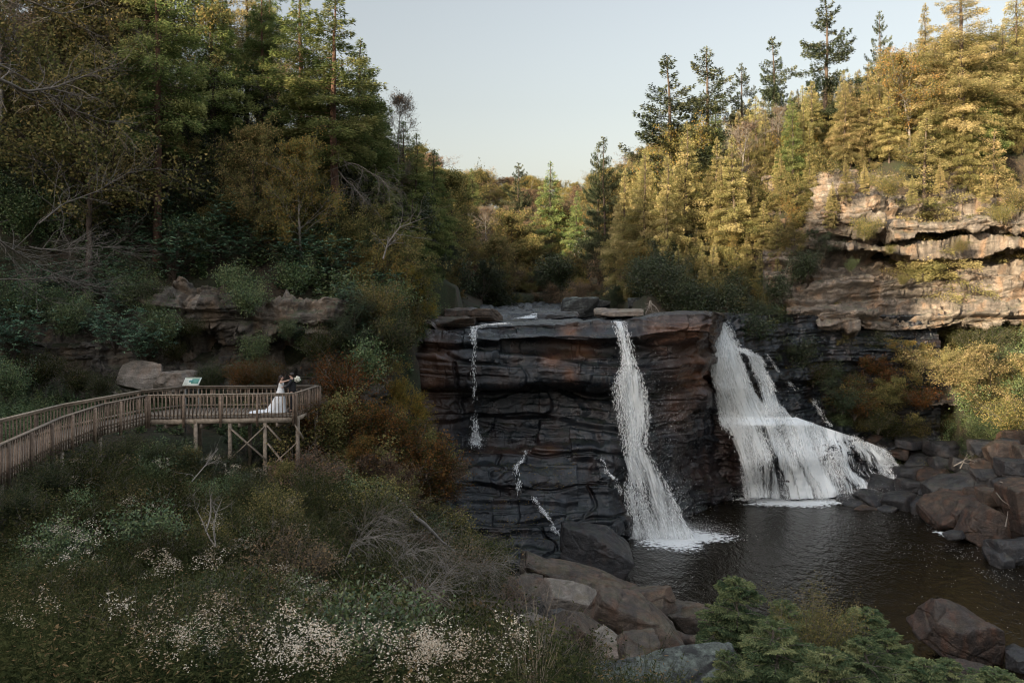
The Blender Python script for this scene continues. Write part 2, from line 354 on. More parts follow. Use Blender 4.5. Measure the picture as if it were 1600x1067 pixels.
def grid_normals(P):
    du = np.gradient(P, axis=1); dv = np.gradient(P, axis=0); return nrm(np.cross(du, -dv)*-1)
def rock_patch(name, px0, px1, py0, py1, depth, mat, step=1.0, rust=None, top=None, amp=None, **kw):
    pxs = np.arange(px0, px1+.01, step); pys = np.arange(py0, py1+.01, step)
    gx, gy = np.meshgrid(pxs, pys)
    if top: gy = top(gx)+(gy-py0)*(py1-top(gx))/(py1-py0)
    P = PX(gx, gy, depth(gx, gy))
    # soft base normals
    N = grid_normals(P)
    for _ in range(3):
        N = nrm(N+np.roll(N, 3, 0)+np.roll(N, -3, 0)+np.roll(N, 3, 1)+np.roll(N, -3, 1))
    N = np.where(N[..., 1:2] > 0, -N, N)
    D = carve(P, **kw)
    if amp is not None: D = D*amp(gx, gy)
    Q = P+N*D[..., None]
    va = {'rust': (rust(gx, gy, P) if rust else np.zeros(gx.shape))}
    me = mk_mesh(name, Q.reshape(-1, 3), grid_faces(*gx.shape, flip=True), mat, False, vattr=va)
    o = mobj(name, me); return o, Q, (px0, py0, step)

F_cols = [560, 660, 700, 760, 850, 950, 1000, 1050, 1095, 1112, 1126, 1140]
F_rows = [484, 494, 503, 530, 543, 560, 595, 608, 645, 690, 705, 760, 830, 900]
F_tab = [
 [66,  76, 78, 80, 80, 78, 72, 70, 68, 68, 68, 71],
 [64,  67, 69, 70, 69, 68, 63.5, 62.3, 62.2, 62.2, 63, 69],
 [62.5,62.6,62.6,62.6,62.4,62.4,61.9, 61.0, 61.0, 61.2, 64, 76],
 [60.6,60.8,60.9,61.1,60.6,60.6,60.5, 60.0, 60.2, 60.9, 68, 76],
 [61.2,61.2,61.4,61.8,62.2,62.2,62.3, 61.0, 60.8, 63, 71, 76],
 [60.2,60.3,60.6,61.1,61.0,61.2,61.7, 61.8, 63, 68, 74, 76],
 [60,  60.3,60.7,60.9,60.6,60.7,61.4, 62.6, 65.5, 70, 74, 76],
 [60.8,61.3,62.0,63.4,63.8,63.6,63.0, 63.8, 66.5, 70, 74, 76],
 [59.6,60.2,61.2,63.0,63.2,62.8,62.3, 64.0, 67.5, 69.5, 74, 76],
 [58,  59,  60.0,61.6,61.7,61.2,61.6, 64.0, 67.6, 69.5, 71.5, 74],
 [56.5,57.5,59,  60.0,60.0,60.2,61.1, 63.5, 67.8, 69.3, 70.3, 71.3],
 [54,  55.5,57.6,58.2,58.2,58.6,61.0, 63, 68.5, 70, 71, 71.8],
 [51,  53,  55.2,56.0,56.5,57.6,61.4, 63, 68.5, 71, 72, 73],
 [48,  50,  52,  53,  54.2,55.2,61.6, 63, 68, 71, 72, 73]]
# the lip is not level: shift rows so the lip follows the photograph
lipx = [560, 700, 760, 850, 920, 1000, 1040, 1100, 1126, 1140]; lipy = [500, 510, 504, 500, 503, 499, 492, 490, 500, 510]
_fd = interp_table(F_cols, F_rows, F_tab)
def fall_depth(px, py):
    ly = np.interp(px, lipx, lipy); s = (ly-503)*(1-sstep(520, 640, py))
    return _fd(px, py-s)
def fall_rust(px, py, P):
    g = lambda x, y, sx, sy: np.exp(-((px-x)/sx)**2-((py-y)/sy)**2)
    r = .7*g(1085, 525, 44, 26)+1.1*g(1085, 585, 26, 22)+.4*g(1055, 640, 26, 34)+.15*g(1110, 740, 40, 40)+.8*g(890, 512, 14, 9)+.7*g(862, 560, 16, 16)+.6*g(905, 545, 26, 12)+.6*g(890, 585, 10, 14)+.5*g(680, 560, 25, 45)+.4*g(860, 705, 14, 10)+.45*g(660, 640, 40, 60)+.5*g(1030, 520, 25, 20)+.25*g(700, 480, 60, 14)+.3*g(790, 700, 60, 8)
    return np.clip(r, 0, 1)
def fall_amp(px, py):
    return .35+.65*sstep(486, 508, py)
rf, RQ, _ = rock_patch('rock_face', 562, 1138, 485, 898, fall_depth, M['cliff_wet'], 1.0, fall_rust, seed=3, dip=(.05, 0), beds=(2.7, .9), bed_amp=(.42, .13),
                       block=(6, 3, 2.6), block_amp=.16, crack=.06, rough=.06, fine=.012, warp=.35, small=.3, wave=.3, brick=((5.4, 2.1, .34), (2.1, .62, .055)), amp=fall_amp, top=lambda x: np.interp(x, [560, 700, 760, 850, 920, 965, 1000, 1030, 1060, 1105, 1138], [489, 503, 499, 494, 498, 504, 496, 487, 484, 485, 490]))
tag(rf, kind='structure')
# rock behind and below the right hand fall
C_cols = [1100, 1130, 1160, 1200, 1240, 1300, 1360, 1430, 1500]
C_rows = [490, 510, 560, 600, 650, 665, 720, 775, 800]
C_tab = [
 [72, 72, 73, 75, 78, 79.5, 80, 80, 80],
 [70, 69.5, 71, 74, 77.5, 79, 79.5, 79.5, 80],
 [69, 68.6, 69.6, 72.5, 76, 78.5, 79, 79, 79],
 [69.5, 69, 69.6, 72, 75, 78, 79, 79, 78.5],
 [71, 70.8, 70.4, 71.3, 73.3, 76.8, 78, 78.2, 78],
 [71.2, 70.6, 69.6, 70, 72, 75.4, 77.4, 77.5, 77],
 [71.5, 71.2, 69.8, 69.4, 70.6, 72.8, 75.4, 76.4, 74],
 [72.2, 72.2, 71.2, 71, 71.2, 71.8, 73.2, 74, 70],
 [73.5, 73.5, 73, 73, 72.6, 72.8, 73.4, 73, 68]]
casc_depth = interp_table(C_cols, C_rows, C_tab)
rc, _, _ = rock_patch('rock_ledges', 1112, 1470, 492, 798, casc_depth, M['cliff_wet'], 1.2, lambda a, b, c: .25*np.exp(-((a-1135)/30)**2-((b-700)/80)**2), seed=23, dip=(.03, 0), beds=(1.4, .5), bed_amp=(.45, .16),
                      block=(3.0, 2, 1.0), block_amp=.18, crack=.08, rough=.06, fine=.015, warp=.35, small=.3, wave=.3, brick=((2.6, .9, .28), (1.0, .35, .10)))
tag(rc, kind='structure')
# sunlit right hand cliff
R_cols = [1190, 1240, 1300, 1350, 1400, 1460, 1520, 1580, 1660]
R_rows = [272, 296, 322, 348, 362, 376, 388, 398, 440, 462, 476, 492, 512, 524, 545, 590, 640]
R_tab = [
 [90, 90, 88, 88, 88, 88, 88, 88, 87],
 [90, 89, 85, 84.5, 85, 86, 86.5, 86, 85],
 [89, 87, 83.2, 82.4, 82.6, 83.6, 84, 83, 82],
 [88, 86, 82.6, 81.4, 80.2, 79.6, 79.8, 80, 79],
 [87, 85, 83, 82.4, 80.4, 79.4, 79.4, 79.8, 79],
 [86, 84.5, 83, 84, 85.2, 85.6, 85.6, 85, 84],
 [85.5, 84, 81.6, 80.9, 80.3, 79.8, 79.8, 79.2, 79],
 [85, 83.5, 83.2, 84, 85, 85.4, 85, 84.4, 83.5],
 [84, 82.4, 81.2, 81.4, 82.4, 82.8, 82.2, 81.2, 79.8],
 [83, 81.2, 80.4, 80.8, 81.8, 82.2, 81.2, 80.4, 79],
 [82.5, 80, 79.8, 80.2, 81, 80.6, 80.6, 80, 79],
 [82, 79.2, 78.8, 78.8, 79.4, 79.0, 79, 78.6, 77.8],
 [82, 79.4, 78.4, 78.2, 78.6, 78.6, 78.8, 78.4, 77.5],
 [84, 83.5, 83.5, 84, 84.4, 84.4, 83.5, 82.5, 81],
 [84, 83.5, 84, 84.5, 84.6, 84.4, 83.5, 82, 80.5],
 [82, 81, 81, 81, 81, 80.5, 79.5, 79, 78],
 [82, 81, 81, 80, 79, 78, 77, 76, 75]]
rcliff_depth = interp_table(R_cols, R_rows, R_tab)
rr, _, _ = rock_patch('rock_cliff', 1192, 1655, 274, 636, lambda a, b: rcliff_depth(a, b+6*np.sin(a*.021)), M['cliff_lit'], 1.1, None, seed=51, dip=(-.06, 0), beds=(2.0, .55), bed_amp=(.95, .38),
                      block=(4.6, 3, 1.3), block_amp=.35, crack=.15, rough=.10, fine=.03, warp=.5, small=.4, wave=.35, brick=((6.5, 2.6, .85), (2.8, .8, .34)))
tag(rr, kind='structure')
# left cliff behind the boardwalk
L_cols = [-40, 60, 150, 200, 270, 340, 420, 500, 560, 620]
L_rows = [430, 455, 475, 500, 522, 536, 560, 590, 615, 650]
L_tab = [
 [52, 51, 51, 51, 50, 50, 52, 53, 54, 60],
 [50, 49.5, 49.5, 49, 47.4, 47.6, 50, 51, 52, 60],
 [49, 48.5, 49, 48.5, 46.6, 46.8, 47.4, 48, 49, 58],
 [48, 48, 48.5, 48, 46.4, 46.8, 46.6, 46.8, 48.5, 57],
 [47, 47, 47.5, 47.5, 46.4, 47.4, 46.8, 47, 48.5, 55],
 [45.5, 45.2, 45.6, 47, 47.6, 48, 48.4, 48.8, 49.5, 54],
 [45, 44.8, 45.2, 46.5, 46.6, 46, 48.6, 48.6, 49, 53],
 [44.6, 44.4, 44.8, 45, 45.4, 45.6, 47.6, 47.8, 48.4, 52],
 [44, 43.6, 44, 43.8, 44.4, 45.2, 46.5, 47, 47.5, 51],
 [42, 42, 42.5, 42.5, 43, 44, 45, 46, 46.5, 50]]
lcliff_depth = interp_table(L_cols, L_rows, L_tab)
rl, _, _ = rock_patch('rock_outcrop', -36, 616, 434, 648, lcliff_depth, M['cliff_left'], 1.2, None, seed=77, dip=(.05, 0), beds=(1.4, .5), bed_amp=(.4, .2),
                      block=(2.0, 2, 1.4), block_amp=.3, crack=.15, rough=.14, fine=.03, wave=.5, small=.4, brick=((2.4, 1.5, .38), (.9, .4, .12)), top=lambda x: np.interp(x, [-40, 60, 180, 260, 300, 360, 400, 450, 500, 560, 616], [500, 505, 500, 455, 448, 462, 480, 466, 470, 474, 500]))
tag(rl, kind='structure')
# ---------------------------------------------------------------- ground sheet: drops away in front of the rock walls it meets
def wall_limit(X, Y, depth, cols, bots, row0, left=None):
    """lowest view row the ground must stay under so that it does not bury the wall behind it"""
    px = CX+FPX*X/np.maximum(Y, 1.); lim = np.full(X.shape, -1e9)
    bot = np.interp(px, cols, bots)
    for py in np.arange(row0, max(bots)+.1, 6.):
        pyy = np.full(X.shape, py); ok = (depth(px, pyy) > Y-.9) & (py <= bot)
        if left: ok &= px > np.interp(py, *left)
        lim = np.where(ok, np.maximum(lim, py), lim)
    inside = (px > cols[0]) & (px < cols[-1]) & (Y > 30)
    return np.where(inside, lim, -1e9)
WALLS = [(lambda a, b: fall_depth(a, b), [655, 700, 720, 800, 1136], [700, 800, 880, 900, 900], 500),
         (lambda a, b: casc_depth(a, b), [1122, 1400, 1440, 1500], [800, 800, 780, 740], 505),
         (lambda a, b: rcliff_depth(a, b), [1205, 1240, 1340, 1660], [540, 556, 556, 548], 290, ([270, 390, 420, 450, 640], [1330, 1300, 1262, 1222, 1212])),
         (lambda a, b: lcliff_depth(a, b), [-80, 20, 60, 180, 290, 400, 560, 610], [600, 606, 612, 612, 606, 600, 600, 560], 455)]
_ground_plain = ground
def ground(X, Y):
    X = np.asarray(X, float); Y = np.asarray(Y, float); z = _ground_plain(X, Y)
    for W_ in WALLS:
        lim = wall_limit(X, Y, *W_); zl = (HZ-lim)/FPX*Y-.35
        z = np.where(lim > 0, np.minimum(z, zl), z)
    bed = (X > -5.2+.05*(Y-64)) & (X < 12.5-.03*(Y-64)) & (Y > 63) & (Y < 112)
    return np.where(bed, np.minimum(z, -4.6), z)
xs = np.r_[np.arange(-120, -50, 2.), np.arange(-50, 66, .6), np.arange(66, 122, 2.)]
ys = np.r_[np.arange(-60, 0, 2.), np.arange(0, 110, .6), np.arange(110, 322, 2.)]
gx, gy = np.meshgrid(xs, ys)
tv = np.stack([gx, gy, ground(gx, gy)], -1)
ter = mobj('ground', mk_mesh('ground', tv.reshape(-1, 3), grid_faces(len(ys), len(xs)), M['soil'], True)); tag(ter, kind='structure')

# river bed above the falls
bx = np.arange(-9, 16.3, .22); by = np.arange(63, 122, .3); gx, gy = np.meshgrid(bx, by)
P = np.stack([gx, gy, 0*gx-3.3], -1)
d = carve(P*np.array([1, 1, 1]), seed=91, beds=(9,), bed_amp=(0,), block=(3.5, 5, 2), block_amp=.28, crack=.15, rough=.12)
bedz = -3.55+d+.9*sstep(10.2, 12.5, gx)*(1-sstep(65, 69, gy))-1.0*np.exp(-((gx-(8.0-.0*gy))/1.2)**2)*(gy < 68)-2.5*sstep(14, 16, gx)*sstep(66, 70, gy)
bedz = bedz-.5*(1-sstep(63, 64.5, gy))+.5*sstep(-4, -8, gx)+.012*(gy-63)
rb = mobj('river_bed', mk_mesh('river_bed', np.stack([gx, gy, bedz], -1).reshape(-1, 3), grid_faces(*gx.shape), M['cliff_wet'], False, vattr={'rust': .3*sstep(-3, -7, gx)}))
tag(rb, kind='structure')
# ---------------------------------------------------------------- water
def flat_sheet(name, x0, x1, y0, y1, z, mat, step=2.):
    a = np.arange(x0, x1+.01, step); b = np.arange(y0, y1+.01, step); gx, gy = np.meshgrid(a, b)
    return mobj(name, mk_mesh(name, np.stack([gx, gy, gx*0], -1).reshape(-1, 3), grid_faces(*gx.shape), mat, True), loc=(0, 0, z))
w = flat_sheet('pool_water', -2, 46, 34, 80, POOL, M['water']); tag(w, kind='structure')
w = flat_sheet('stream_water', -6, 13, 64.5, 116, -3.42, M['stream'], .5); tag(w, kind='structure')
# ---------------------------------------------------------------- falling water
def foam_mat(name, alpha=False, col=(.78, .82, .84), sx=30., sy=5., lo=.42, hi=.6, nc=1.):
    m = NT(name); d = m.new('ShaderNodeBsdfDiffuse'); t = m.new('ShaderNodeBsdfTranslucent'); mx = m.new('ShaderNodeMixShader')
    d.inputs[0].default_value = col+(1,); t.inputs[0].default_value = col+(1,); mx.inputs[0].default_value = .18
    m.lk(d.outputs[0], mx.inputs[1]); m.lk(t.outputs[0], mx.inputs[2]); o = mx.outputs[0]
    if alpha:
        co = m.coord((sx, sy, 1), 'UV'); n = m.noise(co, 1., 6, .68, .35); n = m.math('ADD', m.math('MULTIPLY', m.math('SUBTRACT', n, .5), nc), .5)
        a = m.ramp(m.math('ADD', n, m.math('MULTIPLY', m.math('SUBTRACT', m.attr('dens'), .5), 1.0)), [(lo, (0, 0, 0)), (hi, (1, 1, 1))])
        tp = m.new('ShaderNodeBsdfTransparent'); m2 = m.new('ShaderNodeMixShader'); m.lk(a, m2.inputs[0]); m.lk(tp.outputs[0], m2.inputs[1]); m.lk(o, m2.inputs[2]); o = m2.outputs[0]
    m.lk(o, m.out.inputs[0]); m.n.remove(m.b); return m.m
M['foam'] = foam_mat('white water', col=(.90, .92, .93)); M['veil'] = foam_mat('water veil', True, (.82, .86, .88), 40., 3.0, .34, .66); M['foam_flat'] = foam_mat('pool foam', True, (.8, .84, .86), 2.6, 3.4, .45, .8, 2.6)
rng = np.random.default_rng(7)
def resample(poly, n):
    poly = np.array(poly, float); s = np.r_[0, np.cumsum(np.linalg.norm(np.diff(poly, axis=0), axis=1))]; t = np.linspace(0, s[-1], n)
    return np.stack([np.interp(t, s, poly[:, k]) for k in range(poly.shape[1])], 1)
def flow_sheet(rows, depth, nu, nv, lift=.5):
    """rows: polylines across the fall, top to bottom -> world grid (nv, nu, 3)"""
    Rw = np.stack([resample(r, nu) for r in rows]); s = np.r_[0, np.cumsum(np.linalg.norm(np.diff(Rw, axis=0), axis=2).mean(1))]
    t = np.linspace(0, s[-1], nv); G = np.stack([[np.interp(t, s, Rw[:, i, k]) for k in range(2)] for i in range(nu)]).transpose(2, 0, 1)
    return PX(G[..., 0], G[..., 1], depth(G[..., 0], G[..., 1])-lift)
def waterfall(label, sheets, loc_px, group=None, spray=None):
    root = empty('waterfall'); base = PX(*loc_px); root.location = tuple(base); tag(root, label, 'waterfall', group)
    for rows, depth, wid, dens, lift, streaks in sheets:
        nu, nv = max(8, int(wid*6)), 90
        for lay in range(2):
            G = flow_sheet(rows, depth, nu, nv, lift+lay*.22)
            wob = fbm(np.stack([G[..., 0]*3, G[..., 2]*.8, G[..., 1]*0+lay*9], -1), 4, 3+lay)
            G[..., 1] -= .28*wob
            u = np.linspace(0, 1, nu)[None]*np.ones((nv, 1)); v = np.linspace(0, 1, nv)[:, None]*np.ones((1, nu))
            L = np.linalg.norm(np.diff(G, axis=0), axis=2).sum(0).mean()
            W = np.linalg.norm(np.diff(G, axis=1), axis=2).sum(1)[:, None]
            edge = np.minimum(u, 1-u)*W; d_ = dens(u, v)-.35*(1-sstep(0, .55, edge))-.12*lay+((.62 if wid > 9 else .30)*fbm(np.stack([u*W*1.15, v*L*.16+lay, 0*u+L], -1), 3, 21) if wid > 2.5 else 0)
            uv = np.stack([(u-.5)*W*.1+lay*3, v*L*.1], -1)
            me = mk_mesh('veil', (G-base).reshape(-1, 3), grid_faces(nv, nu), M['veil'], True, vattr={'dens': d_.ravel()}, uv=uv.reshape(-1, 2))
            mobj('veil', me, root)
        n = int(streaks*2.2)
        G = flow_sheet(rows, depth, nu, nv, lift)
        dn = np.clip(dens(np.linspace(0, 1, nu)[None]*np.ones((nv, 1)), np.linspace(0, 1, nv)[:, None]*np.ones((1, nu))), 0, 1)
        W = np.linalg.norm(np.diff(G, axis=1), axis=2).sum(1); cv = np.cumsum(W); v = np.interp(rng.random(n)*cv[-1], cv, np.linspace(0, 1, nv))
        u = rng.random(n)*1.08-.04
        cl = fbm(np.stack([u*wid*1.15, v*(2.2 if wid > 9 else 6), 0*u], -1), 3, 11); keep = rng.random(n) < np.clip((.42 if wid > 9 else .55)+cl*(2.2 if wid > 9 else 1.3)+(dn[(v*(nv-1)).astype(int), np.clip(u*(nu-1), 0, nu-1).astype(int)]-.5)*1.6, .02, 1)
        u = u[keep]; v = v[keep]; n = len(u)
        vi = np.clip(v*(nv-1), 0, nv-2).astype(int); ui = np.clip(u*(nu-1), 0, nu-2); uf = ui-ui.astype(int); ui = ui.astype(int)
        P = G[vi, ui]*(1-uf[:, None])+G[vi, ui+1]*uf[:, None]; D = nrm(G[vi+1, ui]-G[vi, ui]); P = P+D*rng.normal(0, .15, (n, 1))
        off = np.abs(rng.normal(0, .28, n)); P[:, 1] -= off; P[:, 0] += rng.normal(0, .07, n)+(u < 0)*-rng.random(n)*.2+(u > 1)*rng.random(n)*.2
        D = nrm(D+rng.normal(0, .16, (n, 3)))
        ln = rng.gamma(2, .055, n)+.03; V, F = leaves(P-base, D, np.array([[0, -1., .2]])+rng.normal(0, .5, (n, 3)), ln, rng.uniform(.015, .045, n))
        tag(mobj('droplets', mk_mesh('droplets', V, F, M['foam']), root), kind='stuff')
    for (cx, cy, Yc, sx, sz, n) in (spray or []):
        c = PX(cx, cy, Yc); P = c+rng.normal(0, 1, (n, 3))*np.array([sx, .6, sz]); P = P[P[:, 2] > POOL+.02]; n = len(P)
        V, F = leaves(P-base, rng.normal(0, 1, (n, 3))+[0, 0, .6], rng.normal(0, 1, (n, 3)), rng.uniform(.02, .07, n), rng.uniform(.015, .04, n))
        tag(mobj('spray', mk_mesh('spray', V, F, M['foam']), root), kind='stuff')
    return root
mid_rows = [[(958, 502), (976, 502)], [(963, 520), (981, 520)], [(967, 545), (988, 545)], [(968, 570), (994, 570)], [(960, 592), (1006, 590)], [(959, 612), (1012, 610)],
            [(966, 650), (1014, 650)], [(974, 695), (1010, 695)], [(974, 720), (1022, 718)], [(977, 745), (1038, 745)], [(980, 790), (1060, 790)], [(984, 842), (1086, 842)]]
mid_d = lambda px, py: np.interp(py, [500, 512, 545, 595, 640, 700, 760, 845], [62.6, 61.0, 60.7, 60.5, 60.6, 60.6, 60.4, 60.8])
waterfall('narrow white waterfall dropping straight over the middle of the dark rock lip', [
    (mid_rows, mid_d, 3.2, lambda u, v: .57-.10*np.abs(u-.45)+.12*(v < .2)+.0*v-.13*sstep(.7, .8, v)*(u < .55)*(u > .15)+.1*sstep(.9, 1, v), .35, 8000)],
    (1020, 842, 60.4), spray=[(1035, 670, 60.2, 1.0, 2.8, 1500), (1056, 834, 60.2, 2.0, .45, 9000), (1030, 790, 59.9, 1.3, 1.5, 3000), (985, 600, 60, .9, 1.0, 500), (1050, 800, 60.0, 1.3, 1.6, 900)])
rd = lambda px, py: casc_depth(px, py)-.25
ra = [[(1127, 503), (1133, 505)], [(1121, 522), (1141, 522)], [(1112, 548), (1153, 548)], [(1111, 562), (1158, 562)], [(1117, 600), (1173, 600)], [(1124, 640), (1196, 640)], [(1128, 664), (1212, 664)]]
rb_ = [[(1150, 545), (1168, 545)], [(1166, 556), (1190, 558)], [(1176, 580), (1200, 580)], [(1186, 600), (1207, 600)], [(1188, 630), (1222, 630)], [(1190, 664), (1248, 662)]]
rcs = [[(1126, 652), (1245, 652), (1290, 668), (1345, 686), (1388, 704)], [(1138, 676), (1200, 680), (1262, 692), (1320, 704), (1368, 714), (1400, 724)],
       [(1152, 710), (1215, 718), (1275, 728), (1330, 734), (1380, 736), (1407, 738)], [(1161, 742), (1225, 748), (1285, 752), (1340, 750), (1388, 746), (1409, 744)], [(1166, 776), (1232, 780), (1292, 778), (1344, 768), (1386, 756), (1410, 746)]]
waterfall('broad white waterfall fanning out over stepped ledges right of the big overhanging rock', [
    (ra, rd, 3.0, lambda u, v: .74-.1*np.abs(u-.5), .5, 11000),
    (rb_, rd, 1.8, lambda u, v: .56-.1*np.abs(u-.5), .5, 4500),
    (rcs, rd, 11., lambda u, v: .56-.13*sstep(.5, 1, u)-.22*np.exp(-((u-.2)/.1)**2)*sstep(.45, .7, v)-.12*np.exp(-((u-.62)/.14)**2)*(v > .25)+.14*np.exp(-((v-.04)/.08)**2), .5, 26000)],
    (1270, 778, 71.0), spray=[(1250, 772, 70.4, 4.2, .35, 6000), (1330, 768, 71.4, 1.8, .2, 500), (1170, 640, 69.2, 1.8, 1.0, 900)])
thin = [[(735, 512), (746, 514)], [(738, 530), (744, 530)], [(737.5, 560), (742.5, 560)], [(739, 590), (743, 590)], [(740.5, 640), (743.5, 640)], [(738, 676), (749, 676)], [(735, 694), (753, 696)]]
thin_d = lambda px, py: np.interp(py, [510, 530, 690, 700], [61.6, 60.7, 60.5, 60.0])
waterfall('thin thread of water falling down the left of the dark rock face', [(thin, thin_d, .5, lambda u, v: .5+.2*(v < .12)+.15*(v > .9)-.1*(v > .4)*(v < .85), .2, 520)], (744, 696, 60),
          spray=[(745, 688, 59.6, .35, .35, 260)])
def trickle(label, pts, depth, wid, lift=.55, n=260):
    pts = np.array(pts, float); l = pts-[wid*.6, 0]; r = pts+[wid*.6, 0]; rows = [[tuple(a), tuple(b)] for a, b in zip(l, r)]
    Yc = float(np.asarray(depth(pts[-1, 0], pts[-1, 1])))
    waterfall(label, [(rows, depth, .4, lambda u, v: .42+.0*u, lift, int(n*.55))], (pts[-1, 0], pts[-1, 1], Yc-lift), 'trickles over the wet ledges')
trickle('zigzag trickle of water on the lower dark ledges below the thread fall', [(823, 703), (818, 716), (808, 726), (806, 742), (812, 752), (810, 765)], fall_depth, 4, .5, 420)
trickle('slanting white trickle just above the dark boulder at the pool', [(833, 776), (846, 794), (856, 806), (866, 826), (872, 832)], fall_depth, 4, .5, 420)
trickle('short trickle beside the middle waterfall on a dark step', [(940, 715), (944, 726), (950, 738), (962, 748), (970, 770)], fall_depth, 4, .5, 320)
trickle('faint trickle on the slope right of the broad waterfall, upper one', [(1198, 556), (1212, 576), (1226, 592), (1240, 606)], rd, 4, .4, 380)
trickle('white trickle on the slope right of the broad waterfall, lower one', [(1270, 626), (1280, 642), (1288, 656), (1296, 664)], rd, 6, .4, 420)
trickle('small spout falling between the overhanging rock and the shrubs', [(1136, 500), (1140, 512), (1148, 528), (1154, 540)], rd, 4, .3, 260)
# foam lying on the pool, stream rapids
def foam_patch(label, c, rx, ry, z, n=40, dens=.75, flecks=500):
    r_ = np.linspace(0, 1, n)[:, None]; a = np.linspace(0, 2*math.pi, 64)[None]
    wob = 1+.18*np.sin(a*3+1)+.12*np.sin(a*5+2); X = r_*np.cos(a)*rx*wob; Y = r_*np.sin(a)*ry*wob
    V = np.stack([X, Y, 0*X+0*Y], -1)
    d = dens*(1-1.0*r_**1.6)*np.ones_like(X)+.1
    o = mobj('foam', mk_mesh('foam', V.reshape(-1, 3), grid_faces(n, 64), M['foam_flat'], vattr={'dens': d.ravel()}, uv=np.stack([X, Y], -1).reshape(-1, 2)), loc=(c[0], c[1], z))
    tag(o, kind='stuff'); return o
foam_patch('', (PX(1056, 838, 60.6)[0], 60.6), 4.4, 3.4, POOL+.03, dens=1.15)
foam_patch('', (PX(1245, 778, 71)[0], 70.4), 7.2, 1.9, POOL+.03, dens=1.15)
foam_patch('', (PX(1315, 776, 71)[0], 70.9), 3.4, 1.4, POOL+.034, dens=.7)
foam_patch('', (PX(1488, 832, 61.5)[0], 61.5), 1.7, .9, POOL+.03, dens=.95)
n = 1500
t = rng.random(n); fx = np.interp(t, [0, .3, .6, 1], [1300, 1390, 1480, 1610])+rng.normal(0, 38, n); fy = np.interp(t, [0, .3, .6, 1], [790, 815, 850, 900])+rng.normal(0, 1, n)*22
fx2 = rng.uniform(1010, 1600, n); fy2 = 850+rng.gamma(1.5, 40, n); fx = np.r_[fx, fx2[:350]]; fy = np.r_[fy, fy2[:350]]
ok = (fy > 795) & (fy < 1060); fx = fx[ok]; fy = fy[ok]; Yp = -POOL*FPX/(fy-HZ); P = np.stack([(fx-CX)/FPX*Yp, Yp, 0*Yp+POOL+.02], -1)
cl = fbm(P*.6, 3, 8); P = P[cl > -.1]; n = len(P)
V, F = leaves(P, np.c_[rng.normal(0, 1, (n, 2)), np.zeros(n)], np.array([[0, 0, 1.]]), rng.uniform(.02, .08, n), rng.uniform(.02, .05, n))
o = mobj('foam_flecks', mk_mesh('foam_flecks', V, F, M['foam'])); tag(o, kind='stuff')
rap = [[(832, 489.5), (852, 489.3)], [(824, 493), (846, 493)], [(806, 497), (838, 497.5)]]
def flat_rows(rows, z):
    return lambda px, py: -z*FPX/(py-HZ)
waterfall('small white rapid in the stream above the dark rock lip', [(rap, flat_rows(rap, -3.2), 3.5, lambda u, v: .62+0*u, 0, 900)], (820, 497, 69.8))
rap2 = [[(778, 504.5), (800, 505)], [(752, 507), (770, 508)], [(738, 510), (750, 512)]]
waterfall('thin film of stream water running to the head of the thread fall', [(rap2, lambda px, py: fall_depth(px, py)-.1, 1.5, lambda u, v: .42+0*u, .15, 260)], (745, 511, 61.5))

# ---------------------------------------------------------------- boulders
import bmesh
_bm = bmesh.new(); bmesh.ops.create_icosphere(_bm, subdivisions=6, radius=1); _bm.verts.ensure_lookup_table()
ICO_V = np.array([v.co[:] for v in _bm.verts]); ICO_F = np.array([[v.index for v in f.verts] for f in _bm.faces]); _bm.free()
_bm = bmesh.new(); bmesh.ops.create_icosphere(_bm, subdivisions=4, radius=1)
ICO4_V = np.array([v.co[:] for v in _bm.verts]); ICO4_F = np.array([[v.index for v in f.verts] for f in _bm.faces]); _bm.free()
def boulder_mesh(name, dims, mat, seed, yaw=0, tilt=(0, 0), nplanes=10, sharp=60, noise_=.1, lod=0, planes=None, bedded=.0):
    r = np.random.default_rng(seed); VV, FF = (ICO_V, ICO_F) if lod == 0 else (ICO4_V, ICO4_F)
    N = nrm(r.normal(0, 1, (nplanes, 3))); N = np.r_[N, [[0, 0, 1]], [[0, 0, -1]], [[1, 0, 0]], [[-1, 0, 0]], [[0, 1, 0]], [[0, -1, 0]]]
    d = r.uniform(.72, 1.02, len(N)); d[-6:] = r.uniform(.8, .95, 6)
    if planes: 
        for n_, dd in planes: N = np.r_[N, nrm(np.array([n_], float))]; d = np.r_[d, dd]
    q = np.maximum(VV@N.T, 1e-3)/d; rad = 1/((q**sharp).sum(1)**(1/sharp)); V = VV*rad[:, None]
    V = V*np.array(dims)/2
    s = max(dims)
    nn = nrm(V/np.array(dims)**2)
    disp = noise_*s*.24*fbm(V/s*2.2+seed, 4, seed)+noise_*s*.13*fbm(V/s*9+seed, 4, seed+3)
    f1, f2, cid = worley(V/s*2.6*np.array([1, 1, 1.8])+seed+.25*fbm(V/s*3, 2, seed)[:, None], seed+1); e = sstep(0, .05, f2-f1); disp = disp+s*noise_*.34*((cid-.5)*e)-s*noise_*.12*(1-e)
    if bedded: 
        h = V[:, 2]/(s*bedded)+fbm(V/s*1.5, 2, seed)*.8; i = np.floor(h); f = h-i; disp = disp+s*noise_*.25*(hsh(i, i*0, i*0, seed)-.5)*sstep(0, .12, f)*sstep(0, .12, 1-f)
    V = V+nn*disp[:, None]
    Rm = (Matrix.Rotation(yaw, 3, 'Z')@Matrix.Rotation(tilt[0], 3, 'X')@Matrix.Rotation(tilt[1], 3, 'Y'))
    V = V@np.array(Rm).T
    return mk_mesh(name, V, FF, mat, False)
